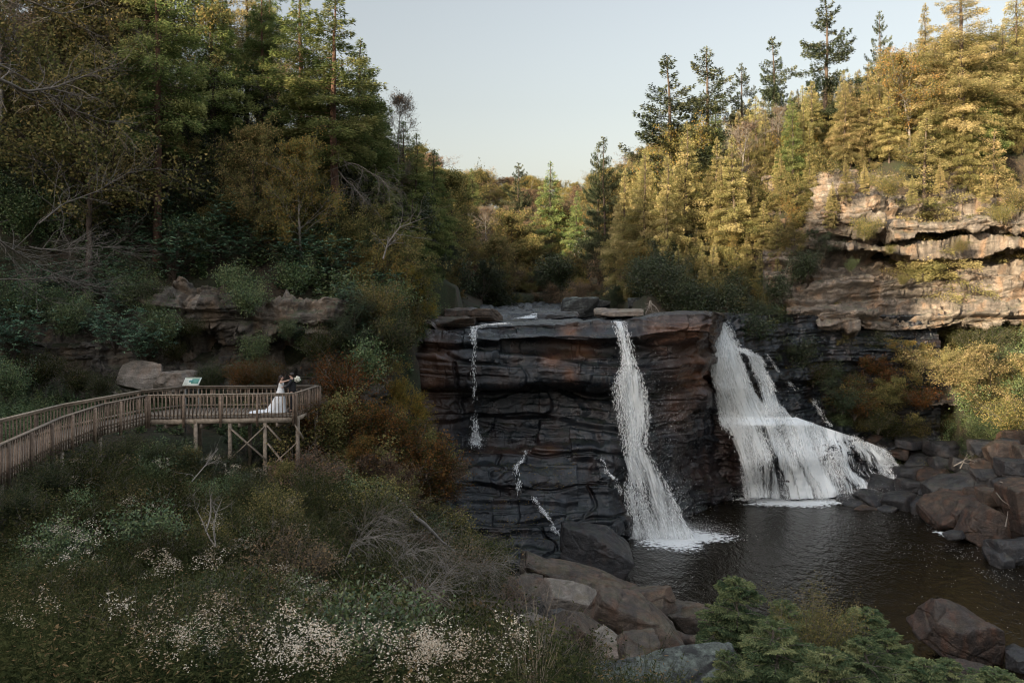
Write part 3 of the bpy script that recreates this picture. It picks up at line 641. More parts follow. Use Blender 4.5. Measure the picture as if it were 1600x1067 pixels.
def boulder(px, py, Y, w, h, d, mat, label, seed, group=None, yaw=0, tilt=(0, 0), cat='boulder', name='boulder', **kw):
    """w, h in photograph pixels at that depth, d in metres; (px, py) centre"""
    k = Y/FPX; me = boulder_mesh(name, (w*k, d, h*k), M[mat], seed, yaw, tilt, **kw)
    o = mobj(name, me, loc=tuple(PX(px, py, Y))); return tag(o, label, cat, group)
boulder(934, 868, 53.6, 122, 100, 4.2, 'rock_dark', 'large dark wet boulder at the foot of the rock face beside the middle waterfall', 11, tilt=(0, .08), planes=[((.5, -.3, .75), .82)])
boulder(960, 945, 45.2, 360, 78, 5.0, 'rock_brown', 'long brown rock slab sloping down to the pool in front of the dark boulder', 12, tilt=(.1, .36), bedded=.12)
boulder(905, 918, 43.6, 150, 60, 3.0, 'rock_brown', 'rounded brown hump at the upper end of the long sloping slab', 42, tilt=(.1, .3))
boulder(1075, 985, 43.5, 190, 60, 4.0, 'rock_brown', 'low purple brown shelf at the water end of the long slab', 43, tilt=(0, .28), bedded=.1)
boulder(898, 938, 33.5, 112, 44, 1.9, 'rock_pale', 'pale grey slab lying tilted on the brown rocks, above the wedge', 13, yaw=.15, tilt=(.35, .38), sharp=40, noise_=.06)
boulder(808, 928, 36.5, 96, 50, 2.2, 'rock_brown', 'dull brown rock half sunk in the brush left of the pale slab', 14, tilt=(0, -.2))
boulder(832, 984, 30.5, 78, 62, 1.7, 'rock_pale', 'knobbly pinkish pale rock left of the wedge stone', 15, noise_=.16)
boulder(900, 1004, 27.5, 92, 92, 1.9, 'rock_brown', 'pointed tan wedge stone standing in the bottom rock pile', 16, tilt=(.2, .7), nplanes=6, sharp=45, noise_=.06)
boulder(992, 982, 31.0, 165, 84, 2.8, 'rock_brown', 'rough broken brown rock with dry grass on it right of the wedge stone', 17, tilt=(.15, .4), noise_=.16)
boulder(862, 950, 34.0, 60, 44, 1.3, 'rock_dark', 'small dark rock wedged under the pale slab', 18)
boulder(1046, 1098, 13.0, 268, 130, 1.3, 'rock_lichen', 'big dark angular rock with a green lichen top at the bottom edge', 19, tilt=(.32, -.06), nplanes=8, sharp=60, noise_=.07, bedded=.3)
boulder(1138, 1030, 16.5, 62, 50, 1.0, 'rock_pale', 'small pale rock behind the lichen topped rock', 20)
boulder(1502, 990, 41.6, 168, 84, 3.4, 'rock_red', 'big mottled brown boulder standing alone in the near pool', 21, tilt=(.1, .5), noise_=.13)
boulder(1590, 1032, 40.2, 44, 44, 1.4, 'rock_dark', 'small dark rock at the right edge beside the lone pool boulder', 22)
boulder(1522, 1052, 36.8, 84, 34, 1.6, 'rock_red', 'low reddish rock below the lone pool boulder', 23)
boulder(1512, 802, 63.5, 130, 62, 4.6, 'rock_red', 'long low red brown boulder at the right water line', 24, tilt=(.1, -.18), nplanes=9, sharp=34)
boulder(1556, 828, 59.6, 96, 74, 3.2, 'rock_red', 'blocky red brown boulder at the water below the long low one', 25, tilt=(0, .45), nplanes=8, sharp=40)
boulder(1500, 766, 66.0, 110, 46, 3.4, 'rock_dark', 'smooth grey sloping boulder above the long low red one', 26, tilt=(.1, -.3), nplanes=9)
boulder(1606, 802, 58.0, 84, 118, 3.2, 'rock_red', 'tall orange brown boulder cut by the right edge', 27, tilt=(0, -.25), nplanes=8, sharp=36)
boulder(1566, 716, 66.5, 62, 58, 2.6, 'rock_brown', 'upright brown block high in the right boulder pile', 28, nplanes=8)
boulder(1592, 740, 64.0, 70, 50, 2.6, 'rock_dark', 'dark grey block near the right edge above the orange one', 29)
boulder(1546, 748, 65.5, 60, 36, 2.0, 'rock_dark', 'flat dark rock in the middle of the right boulder pile', 30)
boulder(1590, 690, 68.5, 70, 44, 2.6, 'rock_red', 'reddish rock at the top of the right boulder pile', 31)
boulder(1538, 700, 69, 44, 26, 1.8, 'rock_dark', 'small blue grey rock at the upper left of the right boulder pile', 32)
boulder(1585, 862, 55.5, 90, 50, 2.4, 'rock_dark', 'dark wet rock at the water line by the right edge', 33)
boulder(1580, 778, 60.5, 66, 38, 2.0, 'rock_brown', 'brown wedge rock between the blocky and the orange boulders', 34)
bs = [(1338, 786, 70, 44, 12), (1362, 776, 70.5, 60, 16), (1322, 778, 71, 30, 8), (1402, 784, 69, 50, 22), (1440, 790, 67.5, 34, 20), (1432, 762, 71.5, 60, 20), (1378, 762, 72.5, 46, 22),
      (1416, 742, 74, 50, 22), (1462, 744, 72, 44, 18), (1480, 726, 73, 50, 16), (1440, 720, 75, 60, 16), (1400, 704, 76.5, 50, 14), (1472, 700, 74, 60, 16), (1510, 730, 70, 46, 18), (1350, 690, 77, 50, 12),
      (1420, 690, 76, 50, 12), (1388, 796, 68.2, 26, 8), (1352, 800, 68, 30, 6), (1520, 708, 71, 30, 14), (1454, 778, 69, 26, 18)]
for i, (x, y, Y, w_, h_) in enumerate(bs):
    boulder(x, y, Y, w_*1.2, h_*1.5, 1.6+w_*.02, ('rock_dark', 'rock_dark', 'rock_red')[i % 3 if i > 7 else 0], 'dark wet slabby rock | on the shore right of the broad waterfall', 60+i, 'dark rocks along the far right shore', yaw=i*.7, tilt=(.1*(i % 3), .2*math.sin(i*2.3)), lod=1)
for i, (x, y, Y, w_, h_, mt) in enumerate([(1546, 776, 62, 30, 22, 'rock_brown'), (1490, 836, 59, 30, 10, 'rock_dark'), (1560, 872, 55, 40, 22, 'rock_dark'), (1572, 700, 67, 30, 24, 'rock_dark'), (1526, 770, 64, 26, 16, 'rock_red'), (1600, 716, 65, 36, 34, 'rock_brown'), (1538, 726, 67, 34, 18, 'rock_red'), (1575, 760, 62.5, 44, 20, 'rock_dark')]):
    boulder(x, y, Y, w_*1.3, h_*1.4, 1.6, mt, 'small rock | filling gaps in the right boulder pile', 160+i, 'small rocks in the right boulder pile', yaw=i*.9, lod=1)
for i, (x, y, Y, w_, h_, mt, lb) in enumerate([(862, 1006, 27.5, 52, 34, 'rock_pale', 'small pale angular stone left of the wedge stone'), (780, 960, 33, 60, 40, 'rock_brown', 'brown stone half buried left of the knobbly pale rock'), (946, 1016, 26.5, 60, 40, 'rock_pale', 'pale broken stone right of the wedge stone'),
        (1010, 940, 35, 80, 30, 'rock_brown', 'flat brown stone on the long slab behind the rough rock'), (1062, 958, 36, 70, 30, 'rock_brown', 'broken brown stone at the right end of the rough rock'), (880, 975, 30.5, 46, 30, 'rock_dark', 'dark stone in the gap above the wedge stone'), (1000, 1022, 24, 84, 40, 'rock_brown', 'brown stone between the wedge stone and the lichen topped rock'), (838, 1034, 22, 60, 40, 'rock_pale', 'pale stone in the dry stems at the bottom of the rock pile')]):
    boulder(x, y, Y, w_*1.15, h_*1.3, w_*Y/FPX*.8, mt, lb, 260+i, 'broken stones at the bottom centre', yaw=i*.8, tilt=(.2*math.sin(i), .3*math.cos(i*2.)), nplanes=7, lod=0)
# stones on top of the falls
boulder(905, 482, 75, 68, 40, 3.6, 'rock_lichen', 'dark block with a pale lichen top standing on the river bed above the rock lip', 35, nplanes=7, sharp=40, noise_=.12, bedded=.2)
boulder(965, 489, 72, 84, 16, 3.0, 'rock_pale', 'flat pale slab on top of the falls right of the dark block', 36, sharp=36, noise_=.07)
boulder(872, 493, 70, 70, 11, 2.4, 'rock_dark', 'low dark rock splitting the stream above the lip', 37)
boulder(740, 492, 68, 110, 22, 4.0, 'rock_brown', 'flat layered brown ledge at the left head of the falls', 38, sharp=34, bedded=.06, noise_=.08)
boulder(700, 504, 65, 90, 20, 3.4, 'rock_brown', 'lower brown ledge under the layered one at the left head of the falls', 39, bedded=.08, noise_=.1)
boulder(940, 476, 80, 30, 16, 1.8, 'rock_lichen', 'small grey stone behind the flat pale slab', 40)
boulder(992, 474, 82, 24, 18, 1.5, 'rock_lichen', 'rounded blue grey stone at the shrub edge above the lip', 41)
boulder(226, 590, 43.2, 74, 50, 1.5, 'rock_pale', 'pale flat faced slab leaning against the left cliff behind the boardwalk', 44, yaw=.2, tilt=(-.3, .25), nplanes=5, sharp=60, noise_=.05)
boulder(272, 600, 42.6, 70, 44, 1.6, 'rock_pale', 'pale crumbled stone at the foot of the leaning slab', 45, noise_=.2)
# ---------------------------------------------------------------- boardwalk and overlook platform
def wood_mat(name, a, b):
    m = NT(name); co = m.coord((3, 3, 3)); oi = m.new('ShaderNodeObjectInfo')
    n = m.noise(co, 2.2, 7, .65); base = m.ramp(n, [(.3, a), (.7, b)])
    hv = m.new('ShaderNodeHueSaturation'); m.lk(m.math('ADD', m.math('MULTIPLY', oi.outputs['Random'], .7), .65), hv.inputs['Value']); m.lk(base, hv.inputs['Color'])
    m.lk(hv.outputs[0], m.b.inputs['Base Color']); m.b.inputs['Roughness'].default_value = .85
    m.lk(m.bump(m.noise(m.coord((8, 8, 1)), 5, 5, .6), .5, .01), m.b.inputs['Normal']); return m.m
M['wood'] = wood_mat('weathered grey wood', (.14, .11, .082), (.36, .295, .23))
M['wood_rail'] = wood_mat('brown weathered wood', (.125, .086, .062), (.31, .225, .165))
RAILZ = -5.1; DECKZ = -6.17
near_walk = [(-13.9, 20.6), (-15.0, 22.6), (-16.1, 25), (-17.0, 30), (-17.1, 33.3), (-16.45, 35.9)]
near_plat = [(-16.45, 35.9), (-10.0, 36.5)]; end_rail = [(-10.0, 36.5), (-9.55, 39.2)]
far_plat = [(-9.55, 39.2), (-16.0, 39.0), (-17.45, 37.4)]
far_walk = [(-17.45, 37.4), (-18.75, 33.2), (-19.0, 29.5), (-18.1, 25), (-16.9, 22.4), (-15.9, 20.4)]
bw = empty('boardwalk', (-14, 37, DECKZ)); tag(bw, 'weathered wooden boardwalk curving in from the left to a railed overlook platform facing the falls', 'boardwalk')
BO = np.array([-14, 37, DECKZ])
def localize(mb): 
    for v in mb.V: v -= BO
    return mb
def cyl_pts(poly, n): return resample(np.array(poly, float), n)
def path_len(poly): p = np.array(poly, float); return np.linalg.norm(np.diff(p, axis=0), axis=1).sum()
# deck planks
nrP, farP = near_walk+near_plat[1:], (far_walk[::-1])+far_plat[1::-1][0:]
nrP = near_walk+near_plat[1:]; farP = far_walk[::-1][:-1]+[far_plat[2], far_plat[1], far_plat[0]]
nw = 112; a_ = np.r_[cyl_pts(near_walk, 76)[:-1], cyl_pts(near_plat, 44)]; fw = far_walk[::-1]; b_ = np.r_[cyl_pts(fw, 76)[:-1], cyl_pts(far_plat[::-1], 44)]
mb = MB(); rs = np.random.default_rng(3)
for i in range(len(a_)-1):
    p = (a_[i]+a_[i+1])/2; q = (b_[i]+b_[i+1])/2; wdt = max(.05, min(np.linalg.norm(a_[i+1]-a_[i]), np.linalg.norm(b_[i+1]-b_[i]))-.008); z = DECKZ-.02+rs.normal(0, .002)
    mb.bar((p[0], p[1], z), (q[0], q[1], z), wdt, .04)
localize(mb).obj('deck', M['wood'], bw)
mb = MB()
for poly in (near_walk+near_plat[1:], end_rail, [far_plat[0], far_plat[1], far_plat[2]]+far_walk[1:]):
    for p, q in zip(poly[:-1], poly[1:]): mb.bar((*p, DECKZ-.16), (*q, DECKZ-.16), .05, .22)
localize(mb).obj('rim_board', M['wood'], bw)
mb = MB()
for f in (.12, .36, .62, .88):
    p = np.array(near_plat[0])*(1-f)+np.array(near_plat[1])*f; q = np.array(far_plat[1])*(1-f)+np.array(far_plat[0])*f; mb.bar((*p, DECKZ-.38), (*q, DECKZ-.38), .09, .2)
for f in (.25, .75):
    mb.bar((-16.3, 36+2.9*f, DECKZ-.17), (-9.9, 36.5+2.6*f, DECKZ-.17), .06, .2)
localize(mb).obj('beam', M['wood'], bw)
M_post = M['wood_rail']
def rail(poly, spacing, post_sp, individual, out, drop):
    root = empty('railing', tuple([0, 0, 0])); root.parent = bw
    mb = MB()
    for p, q in zip(poly[:-1], poly[1:]):
        mb.bar((*p, RAILZ-.02), (*q, RAILZ-.02), .15, .04); mb.bar((*p, RAILZ-.09), (*q, RAILZ-.09), .04, .10); mb.bar((*p, DECKZ+.12), (*q, DECKZ+.12), .04, .08)
    localize(mb).obj('rail', M['wood'], root)
    L = path_len(poly); n = int(L/spacing); pts = cyl_pts(poly, n+1)
    tang = nrm(np.gradient(pts, axis=0)); nor = np.stack([tang[:, 1], -tang[:, 0]], 1)*out
    allb = MB()
    for i in range(n+1):
        c = pts[i]+nor[i]*.055; t = (0.02*rs.normal(), 0)
        b = allb if not individual else MB()
        b.bar((c[0], c[1], DECKZ-drop+rs.normal(0, .012)), (c[0]+t[0]*.3, c[1], RAILZ-.045), .038, .038, up=(tang[i][0], tang[i][1], 0))
        if individual: localize(b).obj('baluster', M_post, root)
    if not individual: tag(localize(allb).obj('baluster', M_post, root), kind='stuff')
    m = max(1, round(L/post_sp)); pp = cyl_pts(poly, m+1); tg = nrm(np.gradient(pp, axis=0)) if m > 0 else None
    for i in range(m+1):
        c = pp[i]+np.array([tg[i][1], -tg[i][0]])*out*.10; b = MB(); b.bar((c[0], c[1], DECKZ-.42), (c[0], c[1], RAILZ-.04), .09, .09, up=(tg[i][0], tg[i][1], 0))
        localize(b).obj('post', M_post, root)
    return root
rail(near_walk, .19, 1.75, True, 1, .22); rail(near_plat, .165, 1.62, True, 1, .02); rail(end_rail, .21, 1.35, True, 1, .02)
rail(far_plat, .21, 1.9, False, 1, .02); rail(far_walk, .2, 1.9, False, 1, .1)
for (x, y) in [(-14.35, 36.15), (-12.85, 36.3), (-11.3, 36.45), (-9.85, 36.6), (-9.6, 39.0), (-12.8, 38.9), (-15.2, 38.8), (-17.2, 33.2), (-17.1, 30.2), (-16.7, 27.6), (-16.2, 25.2), (-15.3, 23), (-18.8, 33), (-19, 29.6)]:
    g = gz(x, y)-.3; b = MB(); b.bar((x, y, g), (x, y, DECKZ-.1), .15, .15, up=(1, 0, 0)); localize(b).obj('leg', M['wood'], bw)
for a, b_ in [(((-12.85, 36.2, DECKZ-.45)), (-11.2, 36.35, -8.15)), ((-11.3, 36.3, DECKZ-.45), (-12.9, 36.25, -8.15)), ((-11.2, 36.4, DECKZ-.4), (-10.6, 36.5, -7.3)), ((-11.2, 36.6, -8.6), (-9.9, 36.7, -7.4)), ((-9.95, 36.45, DECKZ-.35), (-9.6, 36.6, -7.2)), ((-10.0, 36.5, -8.9), (-11.2, 36.5, -7.4))]:
    b = MB(); b.bar(a, b_, .05, .15, up=(0, 1, 0)); localize(b).obj('brace', M['wood'], bw)
# ---------------------------------------------------------------- information panel behind the far rail
def plain(name, col, rough=.6):
    m = NT(name); m.b.inputs['Base Color'].default_value = tuple(col)+(1,); m.b.inputs['Roughness'].default_value = rough; return m.m
sg = empty('information_sign', (-15.9, 39.35, DECKZ)); tag(sg, 'tilted white information panel with a green map standing behind the far platform rail', 'sign')
def quadpanel(name, x0, x1, v0, v1, lift, mat, thick=.02):
    # v runs up the tilted panel
    c = math.cos(R(38)); s = math.sin(R(38)); base = np.array([0, 0, 1.02])
    def P_(x, v, k): return base+np.array([x, v*c-k*s, v*s+k*c])
    V = [P_(x, v, k) for k in (lift, lift+thick) for x, v in ((x0, v0), (x1, v0), (x1, v1), (x0, v1))]
    b = MB(); b.add(V, [[0, 3, 2, 1], [4, 5, 6, 7], [0, 1, 5, 4], [1, 2, 6, 5], [2, 3, 7, 6], [3, 0, 4, 7]]); return b.obj(name, mat, sg)
quadpanel('panel', -.40, .40, 0, .56, 0, plain('sign white', (.62, .66, .60)), .03)
quadpanel('map_print', -.02, .34, .12, .46, .031, plain('map green', (.10, .27, .22)), .003)
quadpanel('map_print', -.14, .06, .22, .36, .035, plain('map teal', (.05, .22, .22)), .003)
quadpanel('title_strip', -.36, .36, .48, .53, .031, plain('sign olive', (.28, .34, .22)), .003)
for k in range(4): quadpanel('text_line', -.36, -.18+.02*(k % 2), .10+k*.08, .125+k*.08, .031, plain('sign grey', (.3, .32, .3)), .003)
for s in (-.32, .32):
    b = MB(); b.bar((s, .2, gz(-15.9, 39.35)-DECKZ-.2), (s, .2, 1.1), .06, .06, up=(1, 0, 0)); b.obj('post', plain('sign post grey', (.2, .2, .19)), sg)

# ---------------------------------------------------------------- the couple
def skinned(name, J, E, mat, parent, sub=2, root=0):
    names = list(J); me = bpy.data.meshes.new(name); me.from_pydata([J[k][0] for k in names], [(names.index(a), names.index(b)) for a, b in E], [])
    o = mobj(name, me, parent); me.materials.append(mat)
    sk = o.modifiers.new('skin', 'SKIN'); sk.use_smooth_shade = True; me.skin_vertices  # created with the modifier
    for i, k in enumerate(names):
        r = J[k][1]; me.skin_vertices[0].data[i].radius = r if isinstance(r, tuple) else (r, r); me.skin_vertices[0].data[i].use_root = (i == root)
    s = o.modifiers.new('sub', 'SUBSURF'); s.levels = sub; s.render_levels = sub; return o
def hand_joints(J, E, pre, wrist, d, side, curl=.4):
    """palm, five fingers from the wrist along d; side = direction of the thumb"""
    w = Vector(wrist); d = Vector(d).normalized(); s = Vector(side).normalized(); n = d.cross(s).normalized()
    J[pre+'palm'] = (tuple(w+d*.05), (.020, .032)); E.append((pre+'w', pre+'palm'))
    for i, (o, l) in enumerate(((.028, .075), (.010, .085), (-.010, .08), (-.028, .062))):
        b = w+d*.09+s*o; m = b+d*l*.5*math.cos(curl)+n*l*.5*math.sin(curl); t = m+d*l*.5*math.cos(curl*2)+n*l*.5*math.sin(curl*2)
        J[f'{pre}f{i}a'] = (tuple(b), .009); J[f'{pre}f{i}b'] = (tuple(m), .008); J[f'{pre}f{i}c'] = (tuple(t), .007)
        E += [(pre+'palm', f'{pre}f{i}a'), (f'{pre}f{i}a', f'{pre}f{i}b'), (f'{pre}f{i}b', f'{pre}f{i}c')]
    J[pre+'ta'] = (tuple(w+d*.04+s*.04), .011); J[pre+'tb'] = (tuple(w+d*.085+s*.055), .009); E += [(pre+'palm', pre+'ta'), (pre+'ta', pre+'tb')]
skin_ = plain('skin', (.52, .33, .25), .55); suit = plain('black suit cloth', (.012, .013, .017), .8); dress_m = plain('white dress cloth', (.80, .81, .82), .7)
hair_m = plain('dark hair', (.022, .013, .01), .5); shoe = plain('black shoe', (.01, .01, .01), .4); white_m = plain('ivory flower', (.75, .74, .64), .8); stem_m = plain('flower stem', (.05, .10, .03), .8)
def ell(name, c, r, mat, parent, rot=None, seed=0, noise_=0.):
    V = ICO4_V*np.array(r); 
    if noise_: V = V*(1+noise_*fbm(ICO4_V*3+seed, 3, seed))[:, None]
    if rot: V = V@np.array(rot).T
    return mobj(name, mk_mesh(name, V+np.array(c), ICO4_F, mat, True), parent)
def head_parts(parent, c, face, hairlen, pre):
    """eyes, ears and hair set on the head at c looking along face"""
    f = Vector(face).normalized(); up = Vector((0, 0, 1)); up = (up-f*up.dot(f)).normalized(); s = f.cross(up)
    c = Vector(c)
    for k in (-1, 1):
        ell('eye', c+f*.085+s*.032*k+up*.005, (.011,)*3, plain('eye', (.03, .02, .02), .3), parent)
        ell('ear', c+s*.078*k-f*.005-up*.005, (.012, .02, .03), skin_, parent)
    ell('mouth', c+f*.088-up*.055, (.02, .02, .006), plain('lips', (.4, .12, .11), .5), parent)
# bride: faces the groom (+x), arms round his neck
br = empty('person', (-10.98, 37.75, DECKZ)); tag(br, 'dark haired bride in a long white dress with train, arms round the groom', 'person')
J = {}; E = []
J['pelvis'] = ((0, 0, .98), (.10, .10)); J['waist'] = ((.01, 0, 1.12), (.085, .085)); J['chest'] = ((.03, 0, 1.30), (.10, .10)); J['collar'] = ((.025, 0, 1.42), (.07, .07))
J['neck'] = ((.03, 0, 1.49), .048); J['jaw'] = ((.055, 0, 1.545), (.062, .058)); J['skull'] = ((.05, 0, 1.62), (.088, .08)); J['crown'] = ((.035, 0, 1.68), (.06, .06)); J['nose'] = ((.145, 0, 1.60), .012)
E += [('pelvis', 'waist'), ('waist', 'chest'), ('chest', 'collar'), ('collar', 'neck'), ('neck', 'jaw'), ('jaw', 'skull'), ('skull', 'crown'), ('skull', 'nose')]
for s, k in ((-1, 'L'), (1, 'R')):
    J[k+'hip'] = ((0, .07*s, .90), .07); J[k+'knee'] = ((.03, .10*s, .52), .062); J[k+'ank'] = ((0, .09*s, .10), .036); J[k+'toe'] = ((.13, .09*s, .03), .03)
    E += [('pelvis', k+'hip'), (k+'hip', k+'knee'), (k+'knee', k+'ank'), (k+'ank', k+'toe')]
J['Lsh'] = ((.04, -.17, 1.40), .052); J['Lel'] = ((.27, -.21, 1.47), .038); J['Lw'] = ((.50, -.16, 1.53), .027); E += [('collar', 'Lsh'), ('Lsh', 'Lel'), ('Lel', 'Lw')]
J['Rsh'] = ((.04, .17, 1.40), .052); J['Rel'] = ((.27, .22, 1.44), .038); J['Rw'] = ((.49, .17, 1.50), .027); E += [('collar', 'Rsh'), ('Rsh', 'Rel'), ('Rel', 'Rw')]
hand_joints(J, E, 'L', (.50, -.16, 1.53), (.9, .3, .1), (0, .2, 1), .6); hand_joints(J, E, 'R', (.49, .17, 1.50), (.9, -.3, .15), (0, .2, 1), .9)
skinned('body', J, E, skin_, br)
head_parts(br, (.05, 0, 1.62), (1, 0, .15), 1, 'b')
def lathe(name, rings, mat, parent, k=40, fold=0., close=False, seed=1):
    V = []; n = len(rings)
    for i, (z, cx, cy, rx, ry) in enumerate(rings):
        a = np.linspace(0, 2*math.pi, k, endpoint=False); f = 1+fold*(1-i/(n-1))*np.sin(a*11+seed)*.8
        V.append(np.stack([cx+rx*f*np.cos(a), cy+ry*f*np.sin(a), np.full(k, z)], 1))
    V = np.concatenate(V); F = [[i*k+j, i*k+(j+1) % k, (i+1)*k+(j+1) % k, (i+1)*k+j] for i in range(n-1) for j in range(k)]
    return mobj(name, mk_mesh(name, V, F, mat, True), parent)
lathe('skirt', [(.015, -.30, -.02, .62, .44), (.05, -.24, -.02, .54, .42), (.2, -.16, 0, .44, .38), (.45, -.08, 0, .33, .30), (.75, -.02, 0, .23, .24), (.95, 0, 0, .18, .20), (1.08, .01, 0, .145, .14), (1.15, .01, 0, .13, .12)], dress_m, br, fold=.07)
lathe('bodice', [(1.10, .01, 0, .126, .104), (1.2, .02, 0, .13, .11), (1.30, .035, 0, .138, .12), (1.37, .035, 0, .125, .118), (1.385, .035, 0, .115, .11)], dress_m, br)
# train: a low spread of cloth over the deck
a = np.linspace(0, 1, 40); b = np.linspace(-1, 1, 24); A, B = np.meshgrid(a, b); tx = -.35-1.0*A; ty = -.1-.30*A+B*(.36+.34*A)*np.sqrt(np.clip(1-A**4, 0, 1)); tz = .02+.16*(1-A)**2.5*(1-B**2)+.02*np.abs(np.sin(B*9+A*3))+.01
V = np.stack([tx, ty, tz], -1).reshape(-1, 3); tr = mobj('train', mk_mesh('train', V, grid_faces(24, 40), dress_m, True), br); so = tr.modifiers.new('thick', 'SOLIDIFY'); so.thickness = .012
# long dark hair down her back
HV = []; 
rings = [(1.73, .03, 0, .03, .03), (1.71, .02, 0, .075, .075), (1.66, .012, 0, .098, .096), (1.60, -.012, 0, .088, .095), (1.52, -.04, 0, .07, .095), (1.42, -.085, 0, .055, .11), (1.30, -.10, 0, .05, .10), (1.20, -.10, 0, .035, .07), (1.15, -.10, 0, .01, .02)]
lathe('hair', rings[::-1], hair_m, br, fold=.05)
# groom: faces her (-x), arms round her waist
gr_ = empty('person', (-10.42, 37.75, DECKZ)); tag(gr_, 'groom in a black suit embracing the bride at the platform corner', 'person')
J = {}; E = []
J['pelvis'] = ((0, 0, 1.0), (.11, .11)); J['waist'] = ((0, 0, 1.15), (.11, .11)); J['chest'] = ((.0, 0, 1.38), (.13, .12)); J['collar'] = ((.0, 0, 1.53), (.09, .08))
J['neck'] = ((-.02, 0, 1.60), .058); J['jaw'] = ((-.055, 0, 1.655), (.07, .064)); J['skull'] = ((-.045, 0, 1.735), (.095, .085)); J['crown'] = ((-.03, 0, 1.79), (.066, .066)); J['nose'] = ((-.145, 0, 1.705), .014)
E += [('pelvis', 'waist'), ('waist', 'chest'), ('chest', 'collar'), ('collar', 'neck'), ('neck', 'jaw'), ('jaw', 'skull'), ('skull', 'crown'), ('skull', 'nose')]
for s, k in ((-1, 'L'), (1, 'R')):
    J[k+'hip'] = ((0, .09*s, .90), .075); J[k+'knee'] = ((-.03, .12*s, .52), .068); J[k+'ank'] = ((.0, .12*s, .10), .042); J[k+'toe'] = ((-.15, .13*s, .035), .036)
    E += [('pelvis', k+'hip'), (k+'hip', k+'knee'), (k+'knee', k+'ank'), (k+'ank', k+'toe')]
    J[k+'sh'] = ((-.01, .20*s, 1.50), .065); J[k+'el'] = ((-.14, .27*s, 1.24), .048); J[k+'w'] = ((-.38, .19*s, 1.17), .032)
    E += [('collar', k+'sh'), (k+'sh', k+'el'), (k+'el', k+'w')]
    hand_joints(J, E, k, (-.38, .19*s, 1.17), (-.8, -.5*s, .1), (0, 0, 1), .5)
skinned('body', J, E, skin_, gr_)
head_parts(gr_, (-.045, 0, 1.735), (-1, 0, -.15), 0, 'g')
ell('hair', (-.022, 0, 1.765), (.112, .098, .095), hair_m, gr_)
J = {'p': ((0, 0, .86), (.20, .175)), 'w': ((0, 0, 1.12), (.19, .16)), 'c': ((0, 0, 1.38), (.195, .155)), 'n': ((0, 0, 1.535), (.12, .10))}; E = [('p', 'w'), ('w', 'c'), ('c', 'n')]
for s, k in ((-1, 'L'), (1, 'R')):
    J[k+'s'] = ((-.01, .20*s, 1.495), .085); J[k+'e'] = ((-.14, .27*s, 1.24), .066); J[k+'h'] = ((-.36, .195*s, 1.172), .048); E += [('n', k+'s'), (k+'s', k+'e'), (k+'e', k+'h')]
skinned('jacket', J, E, suit, gr_)
J = {'p': ((0, 0, 1.02), (.19, .165))}; E = []
for s, k in ((-1, 'L'), (1, 'R')):
    J[k+'h'] = ((0, .10*s, .90), .12); J[k+'k'] = ((-.03, .12*s, .52), .09); J[k+'a'] = ((.0, .12*s, .10), .075); E += [('p', k+'h'), (k+'h', k+'k'), (k+'k', k+'a')]
skinned('trousers', J, E, suit, gr_)
for s in (-1, 1): ell('shoe', (-.06, .125*s, .045), (.15, .05, .045), shoe, gr_)
lathe('shirt_collar', [(1.56, -.01, 0, .072, .068), (1.605, -.02, 0, .066, .062)], dress_m, gr_)
# bouquet
bq = empty('bouquet', (-10.16, 37.70, DECKZ+1.55)); tag(bq, 'round bouquet of ivory flowers in the bride\'s hand behind the groom\'s shoulder', 'bouquet')
for i in range(22):
    v = nrm(np.random.default_rng(i).normal(0, 1, 3)+[.25, -.2, .2])*.115; ell('flower', v, (.045, .045, .04), white_m, bq, seed=i, noise_=.35)
V, F = leaves(rng.normal(0, .09, (60, 3)), rng.normal(0, 1, (60, 3)), rng.normal(0, 1, (60, 3)), .09, .035); tag(mobj('leaf', mk_mesh('leaf', V, F, stem_m), bq), kind='stuff')
b = MB(); b.V = []; v, f = polytube([(-.20, -.03, -.06), (-.12, -.02, -.03), (0, 0, 0)], .018, 8); b.add(v, f); b.obj('stem', stem_m, bq, True)
